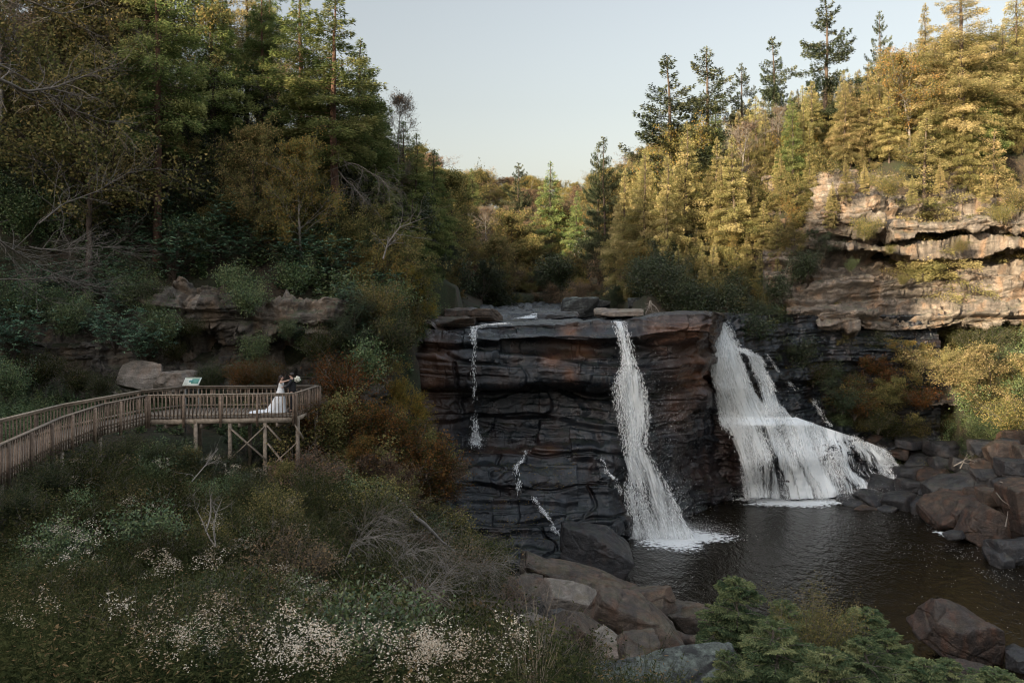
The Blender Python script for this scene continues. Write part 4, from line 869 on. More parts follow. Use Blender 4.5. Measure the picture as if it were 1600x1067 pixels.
# ---------------------------------------------------------------- plant library
def branch_path(P0, az, el, L, droop, n=6, curl=0.):
    s = np.linspace(0, 1, n); d = np.array([math.cos(az), math.sin(az), 0])
    pts = P0+d[None]*(s*L*math.cos(el))[:, None]; pts[:, 2] += s*L*math.sin(el)-droop*L*s**2+curl*L*s**4; return pts
def crown_mesh(name, V, F, t, mat): return mk_mesh(name, V, F, mat, False, fattr={'t': t})
def make_tree(name, trunk_me, crown_me):
    root = bpy.data.objects.new(name, None); a = bpy.data.objects.new('trunk', trunk_me); b = bpy.data.objects.new('crown', crown_me); return (name, a, b)
def conifer(seed, H=16., Rr=3.2, nb=110, base=.12, droop=.35, el=.25, curl=0., dens=46, ll=(.16, .34), lw=.07, power=.8, gap=.12, style='hemlock', flop=.12, spray=.36, lv=.65, zn=1., tw_=3.6):
    r = np.random.default_rng(seed); tz = np.linspace(0, 1, 14); tp = np.stack([np.cumsum(r.normal(0, .05, 14)), np.cumsum(r.normal(0, .05, 14)), tz*H], 1); tp[0, :2] = 0
    rad = H*.0125*(1-tz)**.85+.02; parts = [polytube(tp, rad, 8)]; LV = []; T = []
    S0 = []; S1 = []; SR0 = []; SR1 = []
    hs_ = np.sort(base+(1-base)*r.random(nb)**.92); az = 0
    for h in hs_:
        az += 2.4+r.normal(0, .4)
        if r.random() < gap: continue
        t = (h-base)/(1-base); prof = (1-t)**power*min(1, .45+t*2.2)
        L = Rr*prof*r.uniform(lv, 1.15)+.15
        P0 = np.array([np.interp(h, tz, tp[:, k]) for k in range(3)]); e = el*(1-t)+r.normal(0, .18)+.7*t**2
        bp = branch_path(P0, az, e, L, droop*(1-.5*t)*r.uniform(.6, 1.3), 7, curl)
        br0 = .012+.009*L; S0.append(bp[:-1]); S1.append(bp[1:]); q = np.linspace(1, .15, 7)*br0; SR0.append(q[:-1]); SR1.append(q[1:])
        n = int(dens*L*(L*.5+.6)); s = r.beta(1.5, 1.05, n)*.98+.03; nt_ = max(5, L*tw_); s = np.where(r.random(n) < .82, (np.floor(s*nt_)+.5)/nt_+r.normal(0, .06/nt_, n), s); s = np.clip(s, .1 if style == 'hemlock' else .05, 1)
        wv = (spray*L*(1.05-s)**.8+.08)*(np.clip((s)*4, 0, 1)); u = r.uniform(-1, 1, n)*wv; pass
        d = np.array([math.cos(az), math.sin(az), 0]); sd = np.array([-d[1], d[0], 0])
        P = np.stack([np.interp(s, np.linspace(0, 1, 7), bp[:, k]) for k in range(3)], 1)
        P = P+sd*u[:, None]+d*(np.abs(u)*.45)[:, None]; P[:, 2] += -flop*np.abs(u)*1.8+zn*r.normal(0, .045+.035*L, n)-zn*(.22*r.random(n)**2 if style == 'hemlock' else 0)
        D = d[None]*.7+sd[None]*np.sign(u)[:, None]*.75+r.normal(0, .35, (n, 3)); D[:, 2] -= .25 if style == 'hemlock' else -.05
        N = np.array([[0, 0, .8]])+r.normal(0, 1.0, (n, 3)); LV.append(leaves(P, D, N, r.uniform(*ll, n), lw*r.uniform(.7, 1.3, n))[0])
        T.append(np.clip(.5+r.normal(0, .16)+r.normal(0, .14, n)+(.12 if style == 'hemlock' else 0)*(s-.5), 0, 1))
        # bare side twigs
        m = int(L*5); ss = r.uniform(.15, .95, m); PP = np.stack([np.interp(ss, np.linspace(0, 1, 7), bp[:, k]) for k in range(3)], 1); sg_ = np.where(r.random(m) < .5, -1, 1)
        tl = spray*L*(1.05-ss)*r.uniform(.5, 1, m); Q = PP+sd*(sg_*tl*.8)[:, None]+d*(tl*.5)[:, None]; Q[:, 2] -= flop*tl
        S0.append(PP); S1.append(Q); SR0.append(np.full(m, .009)); SR1.append(np.full(m, .003))
    # dead lower snags
    for k in range(10):
        h = r.uniform(base*.25, base+.15); P0 = np.array([np.interp(h, tz, tp[:, j]) for j in range(3)]); bp = branch_path(P0, r.uniform(0, 6.28), .1, Rr*r.uniform(.15, .5), .3, 7)
        S0.append(bp[:-1]); S1.append(bp[1:]); q = np.linspace(.018, .004, 7); SR0.append(q[:-1]); SR1.append(q[1:])
    parts.append(segs(np.concatenate(S0), np.concatenate(S1), np.concatenate(SR0), np.concatenate(SR1), 3))
    n = 50; s = 1-r.random(n)*.05; P = np.stack([np.interp(s, tz, tp[:, k]) for k in range(3)], 1); D = r.normal(0, 1, (n, 3)); D[:, 2] = np.abs(D[:, 2])+.6
    LV.append(leaves(P, D, r.normal(0, 1, (n, 3)), .2, .06)[0]); T.append(np.full(n, .5))
    V = np.concatenate(LV); F = np.arange(len(V)).reshape(-1, 4); return cat_vf(parts), (V, F, np.concatenate(T)), H
def decid(seed, H=12., W=3.6, nl=16, base=.3, n2=9, n3=7, lpt=14, leaf=(.09, .16), lw=.09, el=(.5, 1.1), spread=.28, trunk_r=.012, lean=0., stems=1, gnarl=.12, leafkeep=1., top=1.):
    r = np.random.default_rng(seed); parts = []; S0 = []; S1 = []; A = []; B = []; tips = []
    def path(p0, d, L, n, g, up=.0):
        pts = [np.array(p0, float)]; d = nrm(np.array(d, float))
        for i in range(n): d = nrm(d+r.normal(0, g, 3)+np.array([0, 0, up])); pts.append(pts[-1]+d*L/n)
        return np.array(pts)
    for st in range(stems):
        a0 = r.uniform(0, 6.28); sp = 0 if stems == 1 else r.uniform(.15, .55); d0 = (math.cos(a0)*sp+lean, math.sin(a0)*sp, 1)
        Hs = H*(1 if stems == 1 else r.uniform(.65, 1)); tp = path((0, 0, 0), d0, Hs*.92, 12, gnarl*.5, .05); n = len(tp); rad = trunk_r*H*(1-np.linspace(0, 1, n))**.8/math.sqrt(stems)+.01; parts.append(polytube(tp, rad, 7 if stems == 1 else 5))
        for i in range(max(4, nl//stems)):
            t = r.uniform(base, 1)**.9; P0 = np.array([np.interp(t, np.linspace(0, 1, n), tp[:, k]) for k in range(3)]); az = r.uniform(0, 6.28); e = r.uniform(*el)*(.6+.5*t)
            prof = math.sin(math.pi*min(1, (t-base)/(1-base)*.8+.2))**.6 if t > base else .5
            L1 = W*prof*r.uniform(.6, 1.1); l1 = path(P0, (math.cos(az)*math.cos(e), math.sin(az)*math.cos(e), math.sin(e)), L1, 6, gnarl, .03); r1 = .006*L1+.012
            q = np.linspace(1, .3, 7)*r1; S0.append(l1[:-1]); S1.append(l1[1:]); A.append(q[:-1]); B.append(q[1:]); dl = nrm(l1[-1]-l1[0])
            for j in range(n2):
                tt = r.uniform(.2, 1); P1 = np.array([np.interp(tt, np.linspace(0, 1, 7), l1[:, k]) for k in range(3)]); L2 = L1*r.uniform(.25, .5)
                l2 = path(P1, dl+r.normal(0, .65, 3)+[0, 0, .1], L2, 4, gnarl, .02); q = np.linspace(.45, .2, 5)*r1*.7+.003; S0.append(l2[:-1]); S1.append(l2[1:]); A.append(q[:-1]); B.append(q[1:]); d2 = nrm(l2[-1]-l2[0])
                m = n3; tt = r.uniform(.2, 1, m); P2 = np.stack([np.interp(tt, np.linspace(0, 1, 5), l2[:, k]) for k in range(3)], 1); D2 = nrm(d2[None]+r.normal(0, .7, (m, 3))); L3 = L2*r.uniform(.3, .8, m)+.1; Q2 = P2+D2*L3[:, None]
                S0.append(P2); S1.append(Q2); A.append(np.full(m, .006)); B.append(np.full(m, .002)); tips.append(np.concatenate([P2, Q2], 1))
    parts.append(segs(np.concatenate(S0), np.concatenate(S1), np.concatenate(A), np.concatenate(B), 3))
    tips = np.concatenate(tips); nt = len(tips)
    grp = r.random(nt) < leafkeep; tips = tips[grp]; nt = len(tips)
    if nt and lpt:
        k = lpt; s = r.random((nt, k, 1)); P = (tips[:, None, :3]*(1-s)+tips[:, None, 3:]*s)+r.normal(0, spread*.35, (nt, k, 3)); P = P.reshape(-1, 3); n = len(P)
        D = r.normal(0, 1, (n, 3)); D[:, 2] -= .3; N = r.normal(0, 1.1, (n, 3))+[0, 0, .5]
        V, F = leaves(P, D, N, r.uniform(*leaf, n), lw*r.uniform(.6, 1.1, n)); t = np.clip(np.repeat(.5+r.normal(0, .17, nt), k)+r.normal(0, .16, n), 0, 1)
    else: V = np.zeros((4, 3)); F = np.array([[0, 1, 2, 3]]); t = np.zeros(1)
    return cat_vf(parts), (V, F, t), H
def shrub(seed, H=1.8, W=1.3, stems=16, lpt=22, leaf=(.05, .09), lw=.035, whorl=False, spread=.12, n2=6, drop=0.):
    r = np.random.default_rng(seed); S0 = []; S1 = []; A = []; B = []; tips = []; dirs = []
    for i in range(stems):
        az = r.uniform(0, 6.28); out = W*math.sqrt(r.random())*.8; h = H*r.uniform(.55, 1)*(1-.35*(out/W)**2); p = np.array([r.normal(0, .08), r.normal(0, .08), 0]); e = np.array([out*math.cos(az), out*math.sin(az), h])
        s = np.linspace(0, 1, 6)[:, None]; pts = p*(1-s)+e*s; pts[:, :2] *= (s**.8); pts += r.normal(0, .05, (6, 3))*s; S0.append(pts[:-1]); S1.append(pts[1:]); q = np.linspace(.016, .005, 6)*(H/1.8)**.5; A.append(q[:-1]); B.append(q[1:])
        for j in range(n2):
            tt = r.uniform(.3, 1); P1 = np.array([np.interp(tt, np.linspace(0, 1, 6), pts[:, k]) for k in range(3)]); d = nrm(r.normal(0, .6, 3)+nrm(e-p)+[0, 0, .1]); L = H*r.uniform(.12, .3); Q = P1+d*L
            S0.append(P1[None]); S1.append(Q[None]); A.append([.005]); B.append([.002]); tips.append(Q if whorl else np.r_[P1, Q]); dirs.append(d)
    tips = np.array(tips); dirs = np.array(dirs); nt = len(tips)
    if whorl:
        k = lpt; P = np.repeat(tips, k, 0)+r.normal(0, .01, (nt*k, 3)); a = np.tile(np.arange(k)*2.4, nt)+np.repeat(r.uniform(0, 6, nt), k); D = np.stack([np.cos(a), np.sin(a), r.uniform(-.45, .35, nt*k)], 1)+np.repeat(dirs, k, 0)*.3; N = np.array([[0, 0, 1.]])+r.normal(0, .2, (nt*k, 3))
    else:
        k = lpt; s = r.random((nt, k, 1)); P = (tips[:, None, :3]*(1-s)+tips[:, None, 3:]*s+r.normal(0, spread*.5, (nt, k, 3))).reshape(-1, 3); D = r.normal(0, 1, (nt*k, 3)); D[:, 2] -= drop; N = r.normal(0, .7, (nt*k, 3))+[0, 0, .9]
    n = len(P); V, F = leaves(P, D, N, r.uniform(*leaf, n), lw*r.uniform(.7, 1.2, n)); t = np.clip(np.repeat(.5+r.normal(0, .18, nt), k)+r.normal(0, .15, n), 0, 1)
    return segs(np.concatenate(S0), np.concatenate(S1), np.concatenate(A), np.concatenate(B), 3), (V, F, t), H

G_ = lambda *c: [(p, q) for p, q in c]
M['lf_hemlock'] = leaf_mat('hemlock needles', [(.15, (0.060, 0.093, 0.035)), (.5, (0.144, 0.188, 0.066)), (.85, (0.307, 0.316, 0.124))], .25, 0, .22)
M['lf_hemlock_sunlit'] = leaf_mat('pale hemlock needles', [(.15, (0.130, 0.138, 0.054)), (.5, (0.309, 0.278, 0.117)), (.85, (0.539, 0.435, 0.219))], .42, 0, .2)  # lit copy of the hemlock needles, sunlight put into the colour
M['lf_spruce'] = leaf_mat('spruce needles', [(.15, (0.030, 0.043, 0.026)), (.5, (0.073, 0.091, 0.052)), (.85, (0.151, 0.151, 0.084))], .12, 0, .2)
M['lf_gold'] = leaf_mat('autumn leaves', [(.1, (0.072, 0.082, 0.038)), (.4, (0.179, 0.173, 0.064)), (.65, (0.297, 0.232, 0.076)), (.9, (0.356, 0.195, 0.064))], .4, 0, .22)
M['lf_olive'] = leaf_mat('olive leaves', [(.15, (0.068, 0.083, 0.031)), (.5, (0.166, 0.157, 0.062)), (.85, (0.332, 0.250, 0.103))], .35, 0, .22)
M['lf_rust'] = leaf_mat('rust brown leaves', [(.15, (0.072, 0.062, 0.051)), (.5, (0.174, 0.133, 0.089)), (.85, (0.291, 0.195, 0.116))], .35, 0, .2)
M['lf_rhodo'] = leaf_mat('rhododendron leaves', [(.15, (0.036, 0.084, 0.057)), (.5, (0.080, 0.158, 0.097)), (.85, (0.180, 0.259, 0.141))], .12, .06, .25)
M['lf_laurel'] = leaf_mat('dark green leaves', [(.15, (0.038, 0.069, 0.035)), (.5, (0.092, 0.143, 0.058)), (.85, (0.200, 0.227, 0.096))], .2, .03, .25)
M['lf_weed'] = leaf_mat('weed leaves', [(.1, (0.019, 0.025, 0.011)), (.5, (0.047, 0.054, 0.021)), (.8, (0.087, 0.083, 0.037)), (.97, (0.174, 0.115, 0.061))], .3, 0, .3)
M['lf_bright'] = leaf_mat('fresh green leaves', [(.15, (0.026, 0.038, 0.019)), (.5, (0.058, 0.072, 0.037)), (.85, (0.131, 0.120, 0.059))], .35, 0, .2)
M['lf_red'] = leaf_mat('red turning leaves', [(.1, (0.030, 0.049, 0.018)), (.35, (0.068, 0.060, 0.025)), (.6, (0.144, 0.066, 0.025)), (.9, (0.213, 0.109, 0.036))], .35, 0, .2)
M['lf_yellow'] = leaf_mat('yellow leaves', [(.1, (0.084, 0.096, 0.029)), (.5, (0.240, 0.204, 0.050)), (.9, (0.456, 0.288, 0.058))], .4, 0, .15)
M['lf_dry'] = leaf_mat('dry stalks', [(.1, (.06, .045, .03)), (.5, (.14, .11, .075)), (.9, (.26, .22, .16))], .2, 0, .2)
M['lf_pine'] = leaf_mat('young hemlock needles', [(.15, (0.038, 0.064, 0.035)), (.5, (0.095, 0.129, 0.064)), (.85, (0.230, 0.247, 0.115))], .25, 0, .12)
LIB = {}
def reg(key, name, spec, bark, leaf, tname='trunk', cname='crown'):
    (tv, tf), (cv, cf, ct), H = spec
    a = mk_mesh(tname, tv, tf, M[bark], True); b = crown_mesh(cname, cv, cf, ct, M[leaf]); LIB.setdefault(key, []).append((name, a, b, H, tname, cname))
def swap(key, src, bark, leaf):
    for (name, a, b, H, tn, cn) in LIB[src]:
        b2 = b.copy(); b2.materials.clear(); b2.materials.append(M[leaf]); a2 = a
        if bark: a2 = a.copy(); a2.materials.clear(); a2.materials.append(M[bark])
        LIB.setdefault(key, []).append((name, a2, b2, H, tn, cn))
for s in range(4): reg('hemlock', 'hemlock_tree', conifer(100+s, 16, 3.7+.4*(s % 2), 200, .05, .36, .22, 0, 76, (.11, .24), .055, power=.95, gap=.1), 'bark', 'lf_hemlock')
for s in range(2): reg('hemlock_tall', 'hemlock_tree', conifer(120+s, 20, 4.0, 135, .34, .36, .2, 0, 92, (.13, .28), .062, gap=.2), 'bark_red', 'lf_hemlock')
reg('hemlock_big', 'hemlock_tree', conifer(130, 28, 6.4, 330, .10, .34, .2, 0, 52, (.13, .28), .06, gap=.15, lv=.35), 'bark', 'lf_hemlock'); swap('hemlock_big_pale', 'hemlock_big', 'bark', 'lf_hemlock_sunlit')
swap('hemlock_pale', 'hemlock', 'bark', 'lf_hemlock_sunlit'); swap('hemlock_tall_pale', 'hemlock_tall', 'bark', 'lf_hemlock_sunlit')
for s in range(3): reg('spruce', 'spruce_tree', conifer(140+s, 18, 4.4, 120, .10, .34, .10, .28, 90, (.14, .28), .07, .72, .22, 'spruce', .25, .22, lv=.4), 'bark', 'lf_spruce')
for s in range(3): reg('autumn', 'autumn_tree', decid(200+s, 12, 4.4, 30, .22, 9, 7, 14, (.12, .2), .11, leafkeep=.85, spread=.4), 'bark_pale', 'lf_gold')
swap('olive', 'autumn', 'bark', 'lf_olive'); swap('rust', 'autumn', 'bark', 'lf_rust')
for s in range(3): reg('bare', 'bare_tree', decid(230+s, 12, 3.0, 22, .3, 10, 9, 5, (.08, .13), .07, (.6, 1.2), leafkeep=.35, trunk_r=.008), 'bark_pale', 'lf_rust')
for s in range(3): reg('understory', 'small_tree', decid(250+s, 6, 3.0, 26, .08, 8, 7, 15, (.08, .13), .075, (.2, .9), stems=3, trunk_r=.010), 'bark', 'lf_olive')
M['lf_thicket'] = leaf_mat('dark thicket leaves', [(.15, (.010, .018, .008)), (.5, (.026, .042, .016)), (.85, (.06, .075, .03))], .2, .03, .25)
swap('under_pale', 'understory', 'bark', 'lf_hemlock_sunlit'); swap('under_gold', 'understory', 'bark', 'lf_gold'); swap('under_yellow', 'understory', 'bark', 'lf_yellow'); swap('under_dark', 'understory', 'bark', 'lf_thicket')
for s in range(3): reg('rhodo', 'rhododendron_bush', shrub(300+s, 2.4, 1.9, 26, 9, (.13, .22), .055, True, n2=12), 'bark', 'lf_rhodo', 'stems', 'foliage')
for s in range(3): reg('laurel', 'evergreen_shrub', shrub(320+s, 2.0, 1.5, 24, 26, (.06, .12), .045, n2=8, spread=.3), 'bark', 'lf_laurel', 'stems', 'foliage')
swap('thicket', 'laurel', 'bark', 'lf_thicket')
for s in range(3): reg('bush', 'leafy_shrub', shrub(340+s, 1.8, 1.4, 26, 30, (.045, .085), .04, n2=9, spread=.28), 'twig', 'lf_weed', 'stems', 'foliage')
swap('red_bush', 'bush', 'twig', 'lf_red'); swap('bright_bush', 'bush', 'twig', 'lf_bright'); swap('rust_bush', 'bush', 'twig', 'lf_rust'); swap('gold_bush', 'bush', 'twig', 'lf_olive')
for s in range(3): reg('sapling', 'hemlock_sapling', conifer(360+s, 3.4, 1.7, 78, .04, .50, .38, 0, 640, (.06, .13), .026, .6, .05, flop=.16, spray=.50, zn=.10, tw_=9.), 'twig', 'lf_pine')
reg('fine_bush', 'leafy_sapling', shrub(380, 2.8, 1.6, 40, 34, (.03, .06), .022, n2=14, spread=.2), 'twig', 'lf_olive', 'stems', 'foliage')
for s in range(3): reg('near_bush', 'leafy_shrub', shrub(390+s, 1.6, 1.2, 30, 20, (.04, .085), (.022, .034, .046)[s], n2=12, spread=.18), 'twig', 'lf_weed', 'stems', 'foliage')
swap('near_green', 'near_bush', 'twig', 'lf_bright'); swap('near_dark', 'near_bush', 'twig', 'lf_laurel')
print('LIB faces', {k: sum(len(v[2].polygons) for v in vs) for k, vs in LIB.items()})
_cnt = {}; HT = {}
def place(key, x, y, h, label, cat, group=None, z=None, rot=None, wid=1., var=None, sink=.15, lean=(0, 0)):
    if key in ('hemlock', 'hemlock_pale') and h > 20.5: key = 'hemlock_big'+key[7:]
    i = _cnt.get(key, 0); _cnt[key] = i+1; vs = LIB[key]; name, a, b, H, tn, cn = vs[(var if var is not None else i) % len(vs)]
    root = empty(name, (x, y, (gz(x, y) if z is None else z)-sink)); s = h/H; root.scale = (s*wid, s*wid, s); root.rotation_euler = (lean[0], lean[1], (i*2.399) if rot is None else rot)
    tag(root, label, cat, group); HT[root.name] = h; mobj(tn, a, root); mobj(cn, b, root); return root
def ptree(key, px, pytop, Y, label, cat='tree', group=None, pybase=None, **k):
    """a tree whose tip shows at (px, pytop) of the photograph when it stands at distance Y"""
    x = (px-CX)/FPX*Y; zt = (HZ-pytop)/FPX*Y; g = gz(x, Y) if pybase is None else (HZ-pybase)/FPX*Y
    return place(key, x, Y, max(1.2, zt-g), label, cat, group, z=g, **k)
# ---------------------------------------------------------------- planting
swap('under_red', 'understory', 'bark', 'lf_red'); swap('under_rust', 'understory', 'bark', 'lf_rust')
rp = np.random.default_rng(99)
SKY = [(-200, -260), (380, -90), (470, -25), (500, -10), (540, 20), (565, 60), (600, 130), (640, 195), (680, 245), (720, 262), (770, 272), (850, 272), (900, 280), (935, 268), (1000, 238), (1030, 190), (1080, 155), (1160, 150), (1230, 145), (1260, 118), (1330, 100), (1400, 85), (1430, 50), (1480, 40), (1600, 20), (1800, 0)]
skx, sky_ = zip(*SKY)
def scat(n, keys, wts, poly, hr, label, cat, group, gap=1.2, slack=14, seed=0, sink=.15, wid=(.85, 1.25), accept=None, cap=None):
    """scatter plants inside the world polygon of (x, y) corners, kept under the photograph's skyline"""
    r = np.random.default_rng(seed+500); poly = np.array(poly, float); lo = poly.min(0); hi = poly.max(0); pts = []; tries = 0; wts = np.array(wts, float)/sum(wts)
    while len(pts) < n and tries < n*60:
        tries += 1; x, y = r.uniform(lo, hi); ins = False; j = len(poly)-1
        for i in range(len(poly)):
            if (poly[i, 1] > y) != (poly[j, 1] > y) and x < (poly[j, 0]-poly[i, 0])*(y-poly[i, 1])/(poly[j, 1]-poly[i, 1])+poly[i, 0]: ins = not ins
            j = i
        if not ins: continue
        if any((x-a)**2+(y-b)**2 < gap*gap for a, b in pts): continue
        px = CX+FPX*x/y
        if px < -60 or px > 1660 or (accept and not accept(x, y, px)): continue
        pts.append((x, y))
    if not pts: return []
    Z = ground(np.array([p[0] for p in pts]), np.array([p[1] for p in pts])); out = []
    for (x, y), z in zip(pts, Z):
        k = keys[r.choice(len(keys), p=wts)]; h = r.uniform(*hr)*(.6 if k in ('laurel', 'bush', 'rhodo') and hr[1] > 6 else 1); px = CX+FPX*x/y; lim = np.interp(px, skx, sky_)+r.uniform(0, slack)
        hmax = (HZ-lim)/FPX*y-z; h = min(h, hmax)
        if cap: h = min(h, cap(x, y)-z)
        if h < hr[0]*.45: continue
        lb = label[k] if isinstance(label, dict) else label; ct = cat[k] if isinstance(cat, dict) else cat
        out.append(place(k, x, y, h, lb, ct, group, z=z, rot=r.uniform(0, 6.28), wid=r.uniform(*wid), sink=sink))
    return out
# --- named trees of the left hillside
LT = 'trees of the shaded left hillside'
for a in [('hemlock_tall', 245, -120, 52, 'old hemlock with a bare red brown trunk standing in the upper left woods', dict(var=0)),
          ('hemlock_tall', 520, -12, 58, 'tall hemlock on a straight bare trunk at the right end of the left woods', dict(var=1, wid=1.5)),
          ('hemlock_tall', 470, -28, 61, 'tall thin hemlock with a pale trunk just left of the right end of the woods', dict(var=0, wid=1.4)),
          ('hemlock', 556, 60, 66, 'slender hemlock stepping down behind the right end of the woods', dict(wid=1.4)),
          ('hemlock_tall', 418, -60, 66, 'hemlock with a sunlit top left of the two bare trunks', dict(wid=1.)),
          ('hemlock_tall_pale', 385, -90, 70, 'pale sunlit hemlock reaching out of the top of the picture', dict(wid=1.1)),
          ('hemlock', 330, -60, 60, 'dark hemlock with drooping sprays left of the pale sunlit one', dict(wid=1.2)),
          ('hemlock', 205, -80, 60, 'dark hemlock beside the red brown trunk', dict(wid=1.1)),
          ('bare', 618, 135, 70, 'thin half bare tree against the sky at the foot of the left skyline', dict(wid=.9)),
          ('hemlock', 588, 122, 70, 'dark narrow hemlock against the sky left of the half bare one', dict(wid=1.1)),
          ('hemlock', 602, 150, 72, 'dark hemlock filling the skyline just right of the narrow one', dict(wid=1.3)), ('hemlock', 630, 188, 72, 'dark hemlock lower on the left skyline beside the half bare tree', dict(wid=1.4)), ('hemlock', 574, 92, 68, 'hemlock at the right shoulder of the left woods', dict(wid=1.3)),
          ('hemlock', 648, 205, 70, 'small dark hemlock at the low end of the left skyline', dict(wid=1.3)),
          ('hemlock', 672, 232, 74, 'bushy dark hemlock leaning out over the valley mouth', dict(wid=1.5)),
          ('olive', 400, 190, 54, 'olive yellow tree with a forked pale trunk in the middle of the left slope', dict()),
          ('autumn', 470, 210, 53, 'yellowing tree in front of the tall pale trunked hemlock', dict(wid=.9)),
          ('olive', 130, 60, 50, 'thinly leaved tree with a few orange leaves near the upper left corner', dict(wid=1.1)),
          ('olive', 60, -40, 54, 'thin olive leaved tree at the upper left corner', dict(wid=1.3)),
          ('hemlock', 600, 262, 62, 'broad dark hemlock low on the slope above the yellow sapling', dict(wid=1.6)),
          ('hemlock', 640, 300, 64, 'drooping dark hemlock between the left woods and the valley', dict(wid=1.5)),
          ('olive', 700, 262, 88, 'small olive tree on the slope just past the left woods', dict())]:
    k, px, pt, Y, lb, kw = a; ptree(k, px, pt, Y, lb, group=LT, **kw)
KL = {'hemlock': 'hemlock | in the shaded woods of the left hillside', 'autumn': 'yellowing tree | in the woods of the left hillside', 'olive': 'olive leaved tree | in the woods of the left hillside',
      'rust': 'brown leaved tree | in the woods of the left hillside', 'bare': 'nearly leafless tree | in the woods of the left hillside', 'hemlock_tall': 'tall hemlock with a bare lower trunk | in the left woods'}
scat(56, ['hemlock', 'hemlock_tall', 'olive', 'rust', 'bare', 'autumn'], [6, 1.6, 2, .15, .5, .4], [(-14, 60), (-10, 76), (-30, 92), (-62, 92), (-56, 66), (-40, 54), (-22, 56)], (11, 19), KL, 'tree', LT, 2.8, 40, 1, wid=(.95, 1.3), cap=lambda x, y: 60 if y < 68 else 8+max(0, -x)*.36)
UL = {'understory': 'small olive leaved tree | on the steep slope above the left cliff', 'under_gold': 'small golden leaved tree | on the steep slope above the left cliff', 'under_dark': 'small dark leaved tree | on the steep slope above the left cliff', 'under_rust': 'small brown leaved tree | on the steep slope above the left cliff'}
scat(40, ['understory', 'under_gold', 'under_dark', 'under_rust'], [4, 1.6, 4, .8], [(-8, 57), (-12, 68), (-30, 64), (-46, 62), (-40, 50), (-20, 53), (-10, 55)], (4, 7.5), UL, 'small tree', 'small trees of the left slope', 2.6, 60, 2)
SL = {'rhodo': 'long leaved rhododendron | on the slope above the left cliff', 'laurel': 'dense dark green shrub | on the slope above the left cliff', 'bush': 'loose dull green shrub | on the slope above the left cliff'}
scat(130, ['rhodo', 'laurel', 'bush'], [5, 4, 1.2], [(-6.5, 58), (-11, 70), (-30, 64), (-46, 60), (-42, 47), (-30, 48.5), (-20, 50.6), (-11, 52)], (2.2, 4.2), SL, 'shrub', 'shrubs above the left cliff', 1.2, 60, 3)
# shrubs hanging on and around the left cliff
for px, pb, Y, h, k, lb in [(20, 560, 43, 3.2, 'rhodo', 'rhododendron at the left edge below the dead branches'), (180, 545, 43.6, 2.6, 'rhodo', 'rhododendron with whorled leaves in front of the cliff gap above the leaning slab'),
        (225, 560, 43.4, 2.4, 'rhodo', 'rhododendron whose leaves hang over the leaning pale slab'), (250, 540, 44, 2.4, 'laurel', 'dark shrub growing on the cliff right of the leaning slab'), (120, 610, 41.5, 1.6, 'bush', 'low green shrub at the cliff foot behind the walkway bend'),
        (160, 612, 41.2, 1.5, 'bright_bush', 'low fresh green shrub at the foot of the left cliff'), (60, 600, 41, 2, 'bush', 'shrub at the cliff foot near the left edge'), (10, 620, 39, 2.2, 'laurel', 'dark shrub behind the far walkway rail at the left edge'),
        (330, 605, 43, 1.6, 'bright_bush', 'green shrub behind the platform right of the information panel'), (375, 602, 43, 1.9, 'red_bush', 'red brown shrub behind the platform left of the couple'), (415, 604, 43.2, 1.7, 'red_bush', 'reddish shrub right behind the bride'),
        (300, 520, 45.6, 1.4, 'bush', 'small shrub on the pink cliff block'), (400, 560, 45.5, 1.8, 'laurel', 'dark shrub in the cliff recess above the platform'), (500, 560, 45.6, 2.0, 'bush', 'shrub hanging on the cliff above the right platform corner'),
        (450, 520, 46.2, 1.2, 'laurel', 'small dark shrub on the ledge of the pale cliff blocks'), (210, 480, 47, 2.6, 'laurel', 'dark shrub spilling over the cliff top above the leaning slab'), (370, 470, 48, 2.6, 'laurel', 'dark shrub on the cliff top between pink and pale blocks'),
        (100, 520, 45.2, 2.2, 'laurel', 'dark shrub hanging over the streaked brown cliff block'), (30, 500, 46, 3, 'laurel', 'dark shrub at the cliff top by the left edge'), (560, 540, 47, 3.2, 'under_dark', 'small dark tree hugging the right end of the left cliff'),
        (590, 500, 50, 3.0, 'gold_bush', 'olive shrub at the right end of the left cliff top'), (540, 640, 43.5, 3.4, 'red_bush', 'red tinted shrub right of the platform corner'), (600, 560, 49, 3.4, 'bright_bush', 'green shrub between the left cliff and the falls'),
        (575, 600, 46.5, 3.2, 'laurel', 'dark green shrub below the cliff end right of the couple'), (640, 520, 55, 2.6, 'gold_bush', 'olive shrub at the left head of the falls'), (660, 500, 58, 1.8, 'gold_bush', 'low golden shrub on the ledge at the left head of the falls'),
        (610, 500, 53, 3.2, 'laurel', 'dark shrub left of the yellow sapling over the falls')]:
    x = (px-CX)/FPX*Y; z = (HZ-pb)/FPX*Y; cat_ = 'small tree' if k.startswith('under') else 'shrub'; place(k, x, Y, h, lb, cat_, 'shrubs on the left cliff', z=z-.2, rot=px*.37)
ptree('under_yellow', 652, 400, 57, 'slim yellow sapling at the left head of the falls', 'small tree', pybase=520, wid=.55)
ptree('under_yellow', 632, 570, 49, 'yellow leaved small tree leaning over the left side of the rock face', 'small tree', pybase=700, wid=.75, lean=(0, .25))
ptree('under_gold', 600, 480, 50.5, 'olive gold small tree above the yellow leaning one', 'small tree', pybase=620, wid=.8)
